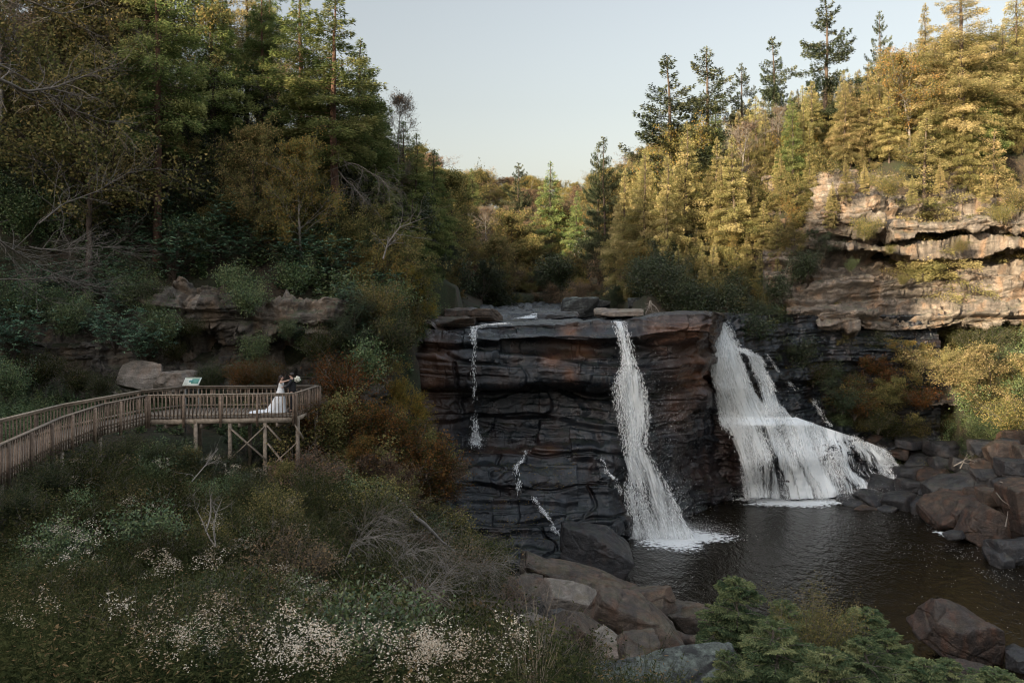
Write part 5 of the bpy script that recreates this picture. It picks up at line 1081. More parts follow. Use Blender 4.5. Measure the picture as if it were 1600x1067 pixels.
# greenery covering the gaps of the left cliff
rq = np.random.default_rng(321); nm = 0
for _ in range(400):
    if nm >= 34: break
    px, pb = rq.uniform(-20, 600), rq.uniform(470, 615)
    if any(x0 < px < x1 and y0 < pb-14 < y1 for x0, x1, y0, y1 in [(25, 165, 515, 600), (180, 300, 545, 612), (265, 360, 445, 520), (300, 405, 520, 585), (425, 555, 460, 515), (440, 545, 535, 600)]): continue
    Y = float(lcliff_depth(px, pb))-.5; k = ['laurel', 'rhodo', 'thicket', 'bush', 'bright_bush'][rq.choice(5, p=[.3, .25, .2, .15, .1])]; nm += 1
    place(k, (px-CX)/FPX*Y, Y, rq.uniform(1.3, 2.4), {'laurel': 'dark green shrub', 'rhodo': 'long leaved rhododendron', 'thicket': 'dark shrub', 'bush': 'dull green shrub', 'bright_bush': 'fresh green shrub'}[k]+' | growing on the left cliff', 'shrub', 'shrubs on the left cliff', z=(HZ-pb)/FPX*Y-.3, rot=px)
for px, pt, pb, Y, k, lb in [(300, 690, 770, 33.5, 'understory', 'olive bush hiding the left platform legs'), (330, 700, 790, 33, 'under_dark', 'dark bush in front of the left platform legs'), (440, 700, 800, 35, 'understory', 'olive bush in front of the right platform legs'), (270, 680, 760, 34, 'under_dark', 'dark bush under the bend of the boardwalk'), (225, 690, 760, 32.5, 'understory', 'olive bush under the walkway just left of the bend'), (480, 640, 790, 39.5, 'under_dark', 'dark bush right behind the platform corner leg')]:
    ptree(k, px, pt, Y, lb, 'bush', 'bushes around the platform legs', pybase=pb, wid=1.2)
# red and olive thicket right of the platform
for i, (px, pt, pb, Y, k, lb) in enumerate([(545, 602, 790, 40.5, 'understory', 'tall olive red leaved bush beside the right platform corner'), (565, 598, 780, 41, 'under_red', 'russet orange bush filling the space behind the platform corner'), (630, 640, 800, 41.5, 'under_red', 'russet bush close to the dark rock face'), (600, 618, 800, 40, 'under_red', 'red and orange bush right of the platform, nearest the falls'), (505, 690, 800, 38.5, 'understory', 'olive bush in front of the platform corner post'),
        (570, 680, 830, 37.5, 'under_rust', 'brown bush in the middle of the thicket right of the platform'), (640, 650, 800, 42.5, 'understory', 'olive bush at the edge of the dark rock face'), (500, 612, 720, 41.5, 'under_rust', 'rust leaved bush behind the platform corner'), (455, 760, 860, 35.5, 'under_dark', 'dark bush below the platform supports'),
        (660, 700, 830, 42.5, 'under_rust', 'brown olive bush low at the edge of the rock face'), (610, 730, 860, 36.5, 'understory', 'olive bush low in the thicket above the fallen log'), (530, 740, 860, 35, 'understory', 'dull green bush below the red ones'), (560, 655, 790, 39.5, 'under_red', 'small red bush in front of the tall red leaved one')]):
    ptree(k, px, pt, Y, lb, 'bush', 'thicket right of the platform', pybase=pb, wid=1.15 if i != 1 else 1.3)
BL = {'bush': 'dull green bush | on the brushy bank right of the boardwalk', 'red_bush': 'reddish bush | on the brushy bank right of the boardwalk', 'gold_bush': 'olive bush | on the brushy bank right of the boardwalk', 'bright_bush': 'fresh green bush | on the brushy bank', 'laurel': 'dark green bush | on the brushy bank', 'rust_bush': 'brown bush | on the brushy bank'}
scat(34, ['bush', 'gold_bush', 'rust_bush', 'laurel'], [4, 2, 2, 1.5], [(-9.5, 33.5), (-9, 38.5), (-4, 41), (-2.5, 38), (0, 33), (-1.5, 28), (-5, 28)], (1.4, 2.6), BL, 'bush', 'bushes on the bank right of the boardwalk', 1.1, 400, 4, accept=lambda x, y, px: not (590 < px < 730 and y < 35.5))
scat(14, ['bush', 'gold_bush', 'red_bush'], [3, 2, 2], [(-8, 40), (-9, 45), (-6, 50), (-4.2, 48), (-3.2, 43), (-4, 40)], (1.6, 3.2), 'mixed bush | growing down the left side of the rock face', 'bush', 'bushes down the left side of the falls', 1.3, 400, 5)
# foreground bushes
FL = {k: v.replace(' right of the boardwalk', '').replace('brushy bank', 'brushy foreground slope') for k, v in BL.items()}
FL.update({'near_bush': 'fine leaved dull green bush | on the near brushy slope', 'near_green': 'fine leaved fresh green bush | on the near brushy slope', 'near_dark': 'fine leaved dark green bush | on the near brushy slope'})
scat(52, ['bush', 'bright_bush', 'laurel', 'gold_bush', 'rust_bush'], [5, 1.4, 1.6, 1.6, 1], [(-14.5, 22.5), (-15.6, 27.5), (-15.6, 33), (-9, 35), (-3, 29), (-1, 20), (-13, 20)], (1.0, 2.0), FL, 'bush', 'bushes of the foreground slope', 1.1, 400, 6)
scat(70, ['near_bush', 'near_green', 'near_dark'], [6, 1.3, 1.6], [(-13.5, 21), (-1, 21), (1.2, 14), (.3, 9), (-3.5, 8.5), (-6, 11)], (.8, 1.6), FL, 'bush', 'near bushes of the foreground slope', .9, 400, 66)
for px, pb, Y, h, k, lb in [(1150, 535, 73, 3.4, 'thicket', 'dark shrub leaning over the head of the broad waterfall'), (1175, 545, 74.5, 3.2, 'thicket', 'dark shrub on the ledge right of the broad waterfall head'), (1205, 560, 76, 3.4, 'under_dark', 'small dark tree on the ledges right of the broad waterfall head'), (1235, 575, 77.5, 3.4, 'thicket', 'dark shrub halfway down the ledges right of the broad waterfall'),
        (1265, 600, 77.5, 3.0, 'bush', 'dull green shrub beside the upper trickle right of the broad waterfall'), (1310, 640, 76, 2.6, 'thicket', 'dark shrub above the right wing of the broad waterfall'), (1365, 672, 75.5, 2.2, 'bush', 'low shrub above the right end of the broad waterfall'), (1130, 485, 76, 3.0, 'thicket', 'dark shrub just behind the round end of the overhanging rock')]:
    x = (px-CX)/FPX*Y; z = (HZ-pb)/FPX*Y; place(k, x, Y-1, h, lb, 'small tree' if k.startswith('under') else 'shrub', 'shrubs right of the broad waterfall', z=z-.1, rot=px*.37, wid=1.2)
for px, py, Y, h, lb in [(75, 745, 25.5, 1.3, 'fresh green leafy plant beside the end post of the near railing'), (190, 700, 30, 1.5, 'bright green leafy shrub under the walkway bend'), (250, 705, 31, 1.3, 'green shrub below the bend where the platform begins'), (395, 770, 31, 1.6, 'bright green drooping bush below the crossed braces'),
                     (440, 800, 29, 1.6, 'fresh green bush right of the crossed braces foot'), (480, 900, 21, 1.2, 'green leafy plant at the centre of the brush'), (25, 780, 22, 1.2, 'leafy green plant by the left edge below the railing')]:
    place('bright_bush', (px-CX)/FPX*Y, Y, h, lb, 'bush', 'fresh green bushes', z=(HZ-py)/FPX*Y-.5*h, rot=px)
# --- valley behind the falls
vcap = lambda x, y: (5.5 if y < 116 else 10.5)+max(0, -x)*.36+max(0, x-4)*.6
VL = {'autumn': 'golden tree | in the autumn valley behind the falls', 'olive': 'olive tree | in the autumn valley behind the falls', 'rust': 'brown tree | in the autumn valley behind the falls', 'bare': 'bare pale stemmed tree | in the valley behind the falls', 'hemlock': 'dark hemlock | in the valley behind the falls', 'hemlock_pale': 'pale sunlit hemlock | in the valley behind the falls'}
scat(85, ['autumn', 'olive', 'rust', 'bare', 'hemlock'], [3, 4, 2.4, 1.2, 1.2], [(-14, 92), (-9, 86), (-3, 100), (-1, 118), (9, 122), (14, 112), (24, 130), (20, 150), (-26, 150), (-28, 110)], (9, 14), VL, 'tree', 'trees of the valley behind the falls', 2.3, 26, 7, wid=(1, 1.5), cap=vcap)
scat(70, ['autumn', 'olive', 'rust', 'hemlock'], [4, 4, 2, 2], [(-34, 150), (30, 150), (46, 220), (-50, 220)], (10, 17), VL, 'tree', 'trees of the far valley', 3.4, 16, 8, wid=(1.1, 1.6), cap=lambda x, y: (16 if y < 165 else 34)+max(0, -x)*.35)
VS = {'thicket': 'dark shrub | along the stream bank above the falls', 'under_dark': 'small dark tree | along the stream bank above the falls', 'understory': 'small olive tree | along the stream bank above the falls', 'rust_bush': 'brown shrub | along the stream bank above the falls', 'under_rust': 'small brown tree | along the stream bank above the falls', 'under_gold': 'small golden tree | along the stream bank above the falls'}
scat(90, ['thicket', 'under_dark', 'understory', 'under_rust', 'rust_bush', 'under_gold'], [3, 3, 2, 2, 1, 1.2], [(-6.2, 70), (-5.6, 84), (-3, 100), (0, 110), (8, 108), (10.5, 92), (11.4, 84), (16, 84), (14, 125), (-4, 125), (-18, 100), (-12, 68)], (3, 6.5), VS, 'shrub', 'shrubs along the stream above the falls', 1.5, 10, 9)
for a in [('spruce', 945, 213, 104, 'thin flat armed spruce standing out against the sky left of the right hillside', dict(wid=.9)), ('spruce', 935, 224, 106, 'shorter spruce touching the flat armed one on the skyline', dict(wid=.8)), ('hemlock', 862, 252, 130, 'dark rounded conifer on the middle skyline', dict(wid=1.3)),
          ('spruce', 809, 254, 150, 'small pointed conifer on the middle skyline', dict(wid=1.3)), ('hemlock', 740, 262, 140, 'dark conifer on the skyline near the left woods', dict(wid=1.1))]:
    k, px, pt, Y, lb, kw = a; ptree(k, px, pt, Y, lb, group='conifers of the middle skyline', **kw)
# --- right hillside
RT = 'conifers of the sunlit right hillside'
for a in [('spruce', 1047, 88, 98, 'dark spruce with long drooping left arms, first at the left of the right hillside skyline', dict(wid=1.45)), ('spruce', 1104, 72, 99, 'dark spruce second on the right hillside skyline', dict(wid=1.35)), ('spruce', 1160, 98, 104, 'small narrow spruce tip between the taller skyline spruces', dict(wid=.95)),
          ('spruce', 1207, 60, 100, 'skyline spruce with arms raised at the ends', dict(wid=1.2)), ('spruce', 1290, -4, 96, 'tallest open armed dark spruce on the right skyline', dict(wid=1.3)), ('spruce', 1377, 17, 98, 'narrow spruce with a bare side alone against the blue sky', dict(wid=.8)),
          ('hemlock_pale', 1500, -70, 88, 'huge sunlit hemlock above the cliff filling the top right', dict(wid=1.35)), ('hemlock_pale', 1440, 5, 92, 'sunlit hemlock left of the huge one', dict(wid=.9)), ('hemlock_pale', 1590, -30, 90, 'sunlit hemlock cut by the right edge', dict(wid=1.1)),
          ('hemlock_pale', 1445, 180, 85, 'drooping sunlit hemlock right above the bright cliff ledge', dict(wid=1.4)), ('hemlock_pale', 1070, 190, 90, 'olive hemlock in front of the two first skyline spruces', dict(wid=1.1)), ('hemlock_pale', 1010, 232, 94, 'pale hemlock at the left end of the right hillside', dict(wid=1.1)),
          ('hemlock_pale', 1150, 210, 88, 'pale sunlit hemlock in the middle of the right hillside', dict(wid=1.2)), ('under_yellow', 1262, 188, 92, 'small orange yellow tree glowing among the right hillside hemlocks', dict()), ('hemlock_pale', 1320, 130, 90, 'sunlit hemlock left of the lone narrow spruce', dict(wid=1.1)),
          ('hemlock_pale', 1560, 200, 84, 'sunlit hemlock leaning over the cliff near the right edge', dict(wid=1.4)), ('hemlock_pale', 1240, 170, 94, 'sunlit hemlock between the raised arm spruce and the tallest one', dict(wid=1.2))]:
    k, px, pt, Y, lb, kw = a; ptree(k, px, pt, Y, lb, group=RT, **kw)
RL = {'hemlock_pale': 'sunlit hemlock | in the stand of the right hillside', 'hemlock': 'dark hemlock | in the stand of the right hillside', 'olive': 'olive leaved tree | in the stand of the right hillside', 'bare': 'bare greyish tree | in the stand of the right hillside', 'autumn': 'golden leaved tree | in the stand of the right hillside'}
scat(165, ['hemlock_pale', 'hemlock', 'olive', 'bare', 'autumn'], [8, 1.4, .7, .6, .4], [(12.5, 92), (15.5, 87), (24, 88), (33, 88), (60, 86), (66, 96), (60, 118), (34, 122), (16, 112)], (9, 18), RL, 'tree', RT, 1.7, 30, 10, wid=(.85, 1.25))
US = {'hemlock_pale': 'young sunlit hemlock | on the slope below the right hillside stand', 'understory': 'small olive tree | on the slope left of the sunlit cliff', 'under_gold': 'small golden tree | on the slope left of the sunlit cliff', 'laurel': 'dark shrub | on the slope left of the sunlit cliff', 'under_dark': 'small dark tree | on the slope left of the sunlit cliff'}
scat(95, ['hemlock_pale', 'understory', 'under_gold', 'under_dark'], [6, 1.6, .5, 1.0], [(14, 80), (12, 92), (20, 96), (33, 92), (33.5, 84.5), (30.5, 81), (27.5, 79), (23, 79)], (4, 7.5), US, 'small tree', 'small trees left of the sunlit cliff', 1.4, 60, 11, wid=(.9, 1.3))
scat(64, ['thicket', 'under_dark', 'thicket'], [4, 1.6, 1], [(11, 73), (13, 71.5), (12.4, 78), (13, 84), (26, 85), (26.5, 81), (20, 75), (17, 71.5)], (2.4, 4.6), 'dark evergreen shrub | in the thicket above the big overhanging rock', 'shrub', 'dark thicket above the overhanging rock', 1.25, 400, 12)
scat(44, ['hemlock_pale', 'gold_bush', 'understory'], [1.4, 3, 1.4], [(33, 85.5), (60, 82.5), (60, 89), (33, 91)], (1.8, 4.0), 'sunlit shrub | on the brink of the right cliff', 'shrub', 'shrubs on the brink of the right cliff', 1.3, 400, 13)
for px, pb, Y, h, k, lb in [(1322, 312, 82.4, 4.6, 'hemlock_pale', 'hemlock boughs covering the top left corner of the right cliff'), (1352, 300, 82.6, 3.6, 'hemlock_pale', 'young hemlock on the top left ledges of the right cliff'), (1392, 306, 81.6, 2.6, 'gold_bush', 'sunlit shrub on the broken ledges above the bright ledge'), (1425, 318, 80.6, 3.2, 'hemlock_pale', 'drooping hemlock boughs just above the bright ledge'), (1298, 356, 82, 4.4, 'hemlock_pale', 'hemlock hiding the left end of the bright ledge'), (1286, 400, 81, 3.4, 'under_dark', 'small dark tree in the shade left of the cliff recess'), (1262, 430, 80, 3.0, 'thicket', 'dark shrub at the left end of the lower cliff beds'), (1565, 345, 79.6, 2.2, 'gold_bush', 'sunlit shrub on the ledge near the right edge'), (1500, 392, 79.4, 1.6, 'gold_bush', 'sunlit tufts along the second ledge of the right cliff'), (1350, 372, 80.5, 2.6, 'gold_bush', 'sunlit shrub spilling down the left end of the bright ledge'), (1390, 392, 79.4, 1.0, 'gold_bush', 'small green tuft on the shelf under the bright ledge'), (1410, 442, 80.4, 1.2, 'gold_bush', 'little sunlit shrub growing from the cliff wall'), (1250, 440, 81, 3.0, 'thicket', 'dark shrub at the shaded left end of the right cliff'),
        (1300, 340, 82.5, 4.0, 'hemlock_pale', 'young hemlock overhanging the upper left of the right cliff'), (1215, 470, 79.5, 3.2, 'thicket', 'dark shrub left of the grey lower cliff'), (1200, 520, 77.5, 3.2, 'thicket', 'dark shrub at the head of the broad waterfall'), (1180, 500, 76, 2.6, 'thicket', 'dark shrub right behind the spout of the broad waterfall'), (1240, 390, 82, 3.4, 'understory', 'olive small tree in the shadow left of the bright ledge'),
        (1470, 300, 81.8, 3.6, 'hemlock_pale', 'hemlock sprays hanging over the bright cliff ledge'), (1540, 316, 80.8, 3.2, 'hemlock_pale', 'low hemlock boughs hanging over the right part of the cliff'), (1590, 330, 80, 3.0, 'gold_bush', 'shrub on the cliff at the right edge'), (1330, 420, 80.6, 1.4, 'laurel', 'small dark shrub in the shaded middle of the right cliff')]:
    x = (px-CX)/FPX*Y; z = (HZ-pb)/FPX*Y; place(k, x, Y, h, lb, 'small tree' if k.startswith(('under', 'hem')) else 'shrub', 'plants on the right cliff', z=z-.2, rot=px*.37)
WL = {'bush': 'dull green bush | on the slope under the right cliff', 'laurel': 'dark green bush | on the slope under the right cliff', 'bright_bush': 'fresh green bush | on the slope under the right cliff', 'under_dark': 'small dark tree | on the slope under the right cliff', 'understory': 'small olive tree | on the slope under the right cliff', 'gold_bush': 'olive bush | on the slope under the right cliff'}
scat(80, ['bush', 'laurel', 'bright_bush', 'under_dark', 'understory', 'gold_bush'], [3, 4, 1.6, 2, 2.5, 1.5], [(27.5, 79), (29, 76.5), (35, 76), (40, 71.5), (45.5, 66), (52, 66), (56, 76), (50, 79.5), (32, 80.5)], (1.6, 3.6), WL, 'bush', 'bushes | on the slope under the right cliff', 1.3, 400, 14)
for px, pt, pb, Y, k, lb in [(1350, 540, 625, 77.5, 'under_red', 'small red leaved tree on the slope under the grey cliff bottom'), (1335, 600, 655, 76, 'red_bush', 'dark red bush low on the slope right of the broad waterfall'), (1440, 600, 640, 75, 'red_bush', 'reddish bush in the middle of the slope under the right cliff'), (1440, 520, 600, 78, 'under_gold', 'orange leaved small tree under the right cliff overhang'),
        (1540, 520, 640, 72, 'under_pale', 'sunlit yellow green tree below the cliff at the right edge'), (1590, 530, 650, 70, 'under_pale', 'sunlit small tree cut by the right edge under the cliff'), (1500, 540, 620, 74, 'under_pale', 'half sunlit small tree left of the bright one under the cliff'), (1390, 575, 660, 76, 'understory', 'green small tree in the middle of the slope under the cliff'), (1290, 560, 640, 78, 'under_dark', 'small dark tree just right of the broad waterfall head')]:
    ptree(k, px, pt, Y, lb, 'small tree' if k.startswith('under') else 'bush', 'trees | on the slope under the right cliff', pybase=pb, wid=1.3)
# --- near hemlock saplings at the bottom
for px, pt, pb, Y, lb, w_ in [(1150, 885, 1040, 14.5, 'young hemlock with layered fans, leftmost of the near saplings at the bottom', 1.15), (1275, 905, 1090, 13.2, 'bushy olive sapling in the middle of the near saplings', .9), (1210, 965, 1120, 11.5, 'low hemlock sapling in front at the bottom edge right of the lichen rock', 1.4), (1350, 985, 1120, 12.2, 'low spreading hemlock sapling right of the bushy olive one', 1.5),
        (1420, 1010, 1130, 12.5, 'dark low hemlock sapling toward the lower right corner', 1.5), (1145, 1010, 1150, 10.5, 'sapling with hanging sprays overlapping the lichen rock', 1.1), (1480, 1040, 1130, 13.5, 'lowest hemlock sapling nearest the lower right corner', 1.5), (1330, 940, 1080, 14.2, 'feathery hemlock sapling behind the low spreading one', 1.3), (1240, 930, 1080, 14.6, 'feathery hemlock sapling right behind the layered one', 1.2), (1385, 975, 1100, 13.6, 'small hemlock sapling between the spreading and the dark low ones', 1.3), (1290, 1010, 1160, 10.2, 'front hemlock sapling cut by the bottom edge', 1.4), (1560, 1052, 1130, 15, 'low evergreen tuft at the lower right corner', 1.6)]:
    ptree('sapling' if 'olive sapling' not in lb else 'fine_bush', px, pt, Y, lb, 'sapling', 'near saplings at the bottom right', pybase=pb, wid=w_)

# ---------------------------------------------------------------- undergrowth, flowers, dry grass: nobody could count them
def merge_plants(name, variants, pts, scales, mat, seed, kind='stuff', tilt=.12):
    r = np.random.default_rng(seed); Vs = []; Ts = []; k = r.integers(0, len(variants), len(pts))
    for vi, (V, t) in enumerate(variants):
        idx = np.where(k == vi)[0]
        if not len(idx): continue
        a = r.uniform(0, 6.28, len(idx)); c = np.cos(a); s = np.sin(a); sc_ = scales[idx]; tx = r.normal(0, tilt, len(idx)); ty = r.normal(0, tilt, len(idx))
        X = V[None, :, 0]*c[:, None]-V[None, :, 1]*s[:, None]; Y = V[None, :, 0]*s[:, None]+V[None, :, 1]*c[:, None]; Z = V[None, :, 2]*np.ones((len(idx), 1))
        X = X+Z*tx[:, None]; Y = Y+Z*ty[:, None]; W = np.stack([X, Y, Z], -1)*sc_[:, None, None]+pts[idx][:, None, :]; Vs.append(W.reshape(-1, 3))
        Ts.append(np.clip(t[None]+r.normal(0, .22, (len(idx), 1)), 0, 1).ravel())
    V = np.concatenate(Vs); F = np.arange(len(V)).reshape(-1, 4); o = mobj(name, mk_mesh(name, V, F, mat, False, fattr={'t': np.concatenate(Ts)})); tag(o, kind=kind); return o
def weed(seed, H=.9, ns=7, nl=16, leaf=(.05, .09), lw=.018, style=0):
    r = np.random.default_rng(seed); LV = []; T = []
    for i in range(ns):
        az = r.uniform(0, 6.28); lean_ = r.uniform(.05, .5); h = H*r.uniform(.55, 1); s = np.linspace(0, 1, nl); st = np.stack([math.cos(az)*lean_*h*s**1.5, math.sin(az)*lean_*h*s**1.5, h*s], 1)+r.normal(0, .05, 3)*[1, 1, 0]
        a = np.arange(nl)*2.4+r.uniform(0, 6); D = np.stack([np.cos(a), np.sin(a), r.uniform(-.3, .6, nl)], 1); sz = (1.15-s)*r.uniform(.7, 1.2, nl)
        LV.append(leaves(st, D, np.array([[0, 0, 1.]])+r.normal(0, .4, (nl, 3)), r.uniform(*leaf, nl)*(.5+sz*.7), lw*(.5+sz))[0]); T.append(np.clip(.45+r.normal(0, .12)+r.normal(0, .12, nl), 0, 1))
        LV.append(leaves(st[:-1:3], np.diff(st, axis=0)[::3], r.normal(0, 1, (len(st[:-1:3]), 3)), np.full(len(st[:-1:3]), h/nl*3.6), .006)[0]); T.append(np.full(len(st[:-1:3]), .35))
    return np.concatenate(LV), np.concatenate(T)
def grass(seed, H=.8, nb=40, lw=.007, fl=.5):
    r = np.random.default_rng(seed); LV = []; T = []
    for i in range(nb):
        az = r.uniform(0, 6.28); l = r.uniform(.3, 1)*fl; h = H*r.uniform(.5, 1); s = np.linspace(0, 1, 6); p = np.stack([math.cos(az)*l*s**1.6, math.sin(az)*l*s**1.6, h*(s-.45*l*s**2.4)], 1)+r.normal(0, .06, 3)*[1, 1, 0]
        LV.append(leaves(p[:-1], np.diff(p, axis=0), np.array([[0, 0, 1.]])+r.normal(0, .8, (5, 3)), np.linalg.norm(np.diff(p, axis=0), axis=1)*1.35, lw*np.array([1, .95, .8, .6, .4]))[0]); T.append(np.full(5, np.clip(.5+r.normal(0, .2), 0, 1)))
    return np.concatenate(LV), np.concatenate(T)
def scatter_pts(n, poly, seed, dens=None):
    r = np.random.default_rng(seed); poly = np.array(poly, float); lo = poly.min(0); hi = poly.max(0); q = r.uniform(lo, hi, (n*3, 2)); ins = np.zeros(len(q), bool); j = len(poly)-1
    for i in range(len(poly)):
        with np.errstate(divide='ignore', invalid='ignore'):
            c = ((poly[i, 1] > q[:, 1]) != (poly[j, 1] > q[:, 1])) & (q[:, 0] < (poly[j, 0]-poly[i, 0])*(q[:, 1]-poly[i, 1])/(poly[j, 1]-poly[i, 1])+poly[i, 0])
        ins ^= c; j = i
    q = q[ins]
    if dens: q = q[r.random(len(q)) < dens(q[:, 0], q[:, 1])]
    q = q[:n]; px = CX+FPX*q[:, 0]/q[:, 1]; q = q[(px > -40) & (px < 1640)]
    return np.c_[q, ground(q[:, 0], q[:, 1])]
FG = [(-6, 6.2), (-11, 15), (-14.5, 22), (-16.3, 30), (-16, 37), (-9, 37), (-5, 36), (-2, 33), (1.2, 27), (2.6, 20), (2.0, 13), (1.0, 6.2)]
wv_near = [weed(1, 1.0, 7, 22, (.06, .11), .02), weed(2, .8, 7, 18, (.06, .1), .032), weed(3, 1.15, 6, 24, (.05, .09), .014), weed(4, .7, 8, 14, (.07, .12), .042)]
pn = scatter_pts(2600, [(-4.5, 6), (-9.5, 13), (-9.5, 16), (2.6, 16), (2.2, 10), (1.2, 6)], 21); merge_plants('undergrowth', wv_near, pn, np.random.default_rng(5).uniform(.6, 1.15, len(pn)), M['lf_weed'], 31)
wv_far = [weed(11, 1.1, 7, 12, (.09, .16), .04), weed(12, .9, 7, 11, (.09, .15), .06), weed(13, 1.2, 6, 14, (.07, .12), .025)]
pn = scatter_pts(4200, [(-9.5, 15), (-14.3, 22), (-16.0, 27), (-16.4, 35), (-9, 36.5), (-5, 38), (-2.6, 35), (-.9, 30), (-.3, 24), (.8, 18), (1.6, 15)], 22); merge_plants('undergrowth', wv_far, pn, np.random.default_rng(6).uniform(.6, 1.2, len(pn)), M['lf_weed'], 32)
pn = scatter_pts(1500, [(-30, 28), (-19.5, 29), (-19.3, 36), (-17.5, 40), (-8, 40), (-8, 44), (-36, 43), (-36, 36)], 23); merge_plants('undergrowth', wv_far, pn, np.random.default_rng(7).uniform(.7, 1.3, len(pn)), M['lf_laurel'], 33)
wv_hill = [weed(14, 1.4, 7, 10, (.16, .26), .07), weed(15, 1.2, 8, 9, (.14, .24), .09)]
pn = scatter_pts(2600, [(-6, 56), (-6, 90), (-60, 95), (-50, 48), (-24, 50), (-10, 52)], 24); merge_plants('undergrowth', wv_hill, pn, np.random.default_rng(8).uniform(.7, 1.5, len(pn)), M['lf_laurel'], 34)
pn = scatter_pts(2200, [(27, 80), (29, 76), (36, 75), (42, 68), (47, 62), (56, 62), (60, 80)], 25); merge_plants('undergrowth', wv_hill, pn, np.random.default_rng(9).uniform(.5, 1.1, len(pn)), M['lf_laurel'], 35)
pn = scatter_pts(2600, [(13, 72), (12, 100), (0, 120), (-14, 92), (-30, 120), (-20, 170), (60, 170), (66, 86), (30, 87), (26, 82), (17, 72)], 26); merge_plants('undergrowth', wv_hill, pn, np.random.default_rng(10).uniform(.9, 1.9, len(pn)), M['lf_olive'], 36)
pn = scatter_pts(1300, [(2, 12), (3, 22), (9, 30), (22, 34), (30, 30), (26, 18), (12, 10)], 27); merge_plants('undergrowth', wv_far, pn, np.random.default_rng(12).uniform(.5, .9, len(pn)), M['lf_laurel'], 37)
# asters: heads of small white flowers on stalks
def aster(seed, H=.95):
    r = np.random.default_rng(seed); LV = []; T = []
    for i in range(7):
        az = r.uniform(0, 6.28); o = r.uniform(.02, .28); h = H*r.uniform(.8, 1.08); top = np.array([math.cos(az)*o, math.sin(az)*o, h]); n = 16; c = top+r.normal(0, 1, (n, 3))*[.05, .05, .03]
        for q in range(2):
            D = r.normal(0, 1, (n, 3)); D[:, 2] *= .3; LV.append(leaves(c, D, np.array([[0, 0, 1.]])+r.normal(0, .5, (n, 3)), r.uniform(.012, .024, n), .014)[0]); T.append(r.uniform(.3, 1, n))
    return np.concatenate(LV), np.concatenate(T)
M['flower'] = leaf_mat('white aster petals', [(0, (.16, .12, .08)), (.5, (.36, .29, .21)), (1, (.6, .54, .45))], .25, 0, .1)
def fdens(x, y):
    px = CX+FPX*x/y; py = HZ+FPX*4.3/y; g = np.clip(.02+1.0*np.exp(-((px-540)/210)**2-((y-7.2)/1.9)**2)+.3*np.exp(-((px-250)/160)**2-((y-8.5)/2.2)**2)+.10*np.exp(-((px-430)/150)**2-((y-14)/3.)**2), 0, 1)
    return g*sstep(-.05, .35, vnoise(np.stack([x*1.3, y*1.3, 0*x], -1), 4)+.75*g)
pn = scatter_pts(2600, FG, 41, fdens); merge_plants('white_asters', [aster(i, 1.0) for i in range(4)], pn, np.random.default_rng(13).uniform(.75, 1.1, len(pn)), M['flower'], 42)
far_aster = [(v*np.array([1, 1, 1]), t) for v, t in [aster(i+9, 1.05) for i in range(3)]]
pn = scatter_pts(70, [(-9, 15), (-14, 22), (-16, 30), (-10, 35), (-4, 28), (-1, 16)], 43, lambda x, y: np.clip(.2+1.8*vnoise(np.stack([x*.5, y*.5, 0*x], -1), 7), 0, 1)); merge_plants('white_asters', far_aster, pn, np.random.default_rng(14).uniform(.9, 1.5, len(pn)), M['flower'], 44)
gv = [grass(51, .9, 46, .008, .7), grass(52, .7, 40, .007, .9), grass(53, 1.2, 40, .008, .5)]
pn = np.concatenate([scatter_pts(110, [(-2.6, 17), (-3.5, 24), (1.8, 26), (2.4, 18)], 61), scatter_pts(26, [(3.6, 27), (4, 33), (8, 33), (6.5, 27)], 62), scatter_pts(60, [(-8, 28), (-9, 33), (-4, 33), (-3, 27)], 63), scatter_pts(50, [(-3, 8), (-4, 14), (1, 14), (1, 8)], 64)])
merge_plants('dry_grass', gv, pn, np.random.default_rng(15).uniform(.7, 1.3, len(pn)), M['lf_dry'], 45, tilt=.35)
# fallen leaves on the wet ledges and around the rocks
n = 2600; lx = rng.uniform(650, 900, n); ly = 690+200*rng.random(n); g = fbm(np.stack([lx*.02, ly*.09, 0*lx], -1), 3, 5); ok = g > .12; lx = lx[ok]; ly = ly[ok]
ci = np.clip(((lx-562)).astype(int), 0, RQ.shape[1]-1); ri = np.clip((ly-485).astype(int), 0, RQ.shape[0]-1); P = RQ[ri, ci]+np.array([0, -.03, .04]); n = len(P); V, F = leaves(P, rng.normal(0, 1, (n, 3))*[1, 1, .3], np.array([[0, -.5, 1.]])+rng.normal(0, .3, (n, 3)), rng.uniform(.05, .11, n), .06)
o = mobj('fallen_leaves', mk_mesh('fallen_leaves', V, F, M['lf_gold'], fattr={'t': rng.uniform(.3, 1, n)})); tag(o, kind='stuff')
# woods on the ridge to the left, outside the picture, that keep the gorge in shade
low = []
for s in range(3):
    _, (V, F, t), H_ = conifer(400+s, 14, 3.4, 60, .02, .3, .2, 0, 7, (.7, 1.2), .42); low.append((V, t))
rr_ = np.random.default_rng(77); q = []
for yy in np.r_[np.arange(-62, 66, 2.3), np.arange(-14, 13, 1.7)]:
    for xx in (-62, -66.5): q.append((xx+rr_.normal(0, 1.2), yy+rr_.normal(0, 1.0)))
q = np.array(q); pn = np.c_[q, ground(q[:, 0], q[:, 1])]; merge_plants('ridge_woods', low, pn, np.interp(q[:, 1], [-62, -40, -33, -20, -13, -8, -4, 2, 12, 28, 45, 60], [17, 16, 9, 8, 20, 25, 22, 13, 13, 13, 12, 11])/14*rr_.uniform(.85, 1.08, len(pn)), M['lf_hemlock'], 46, tilt=.02)

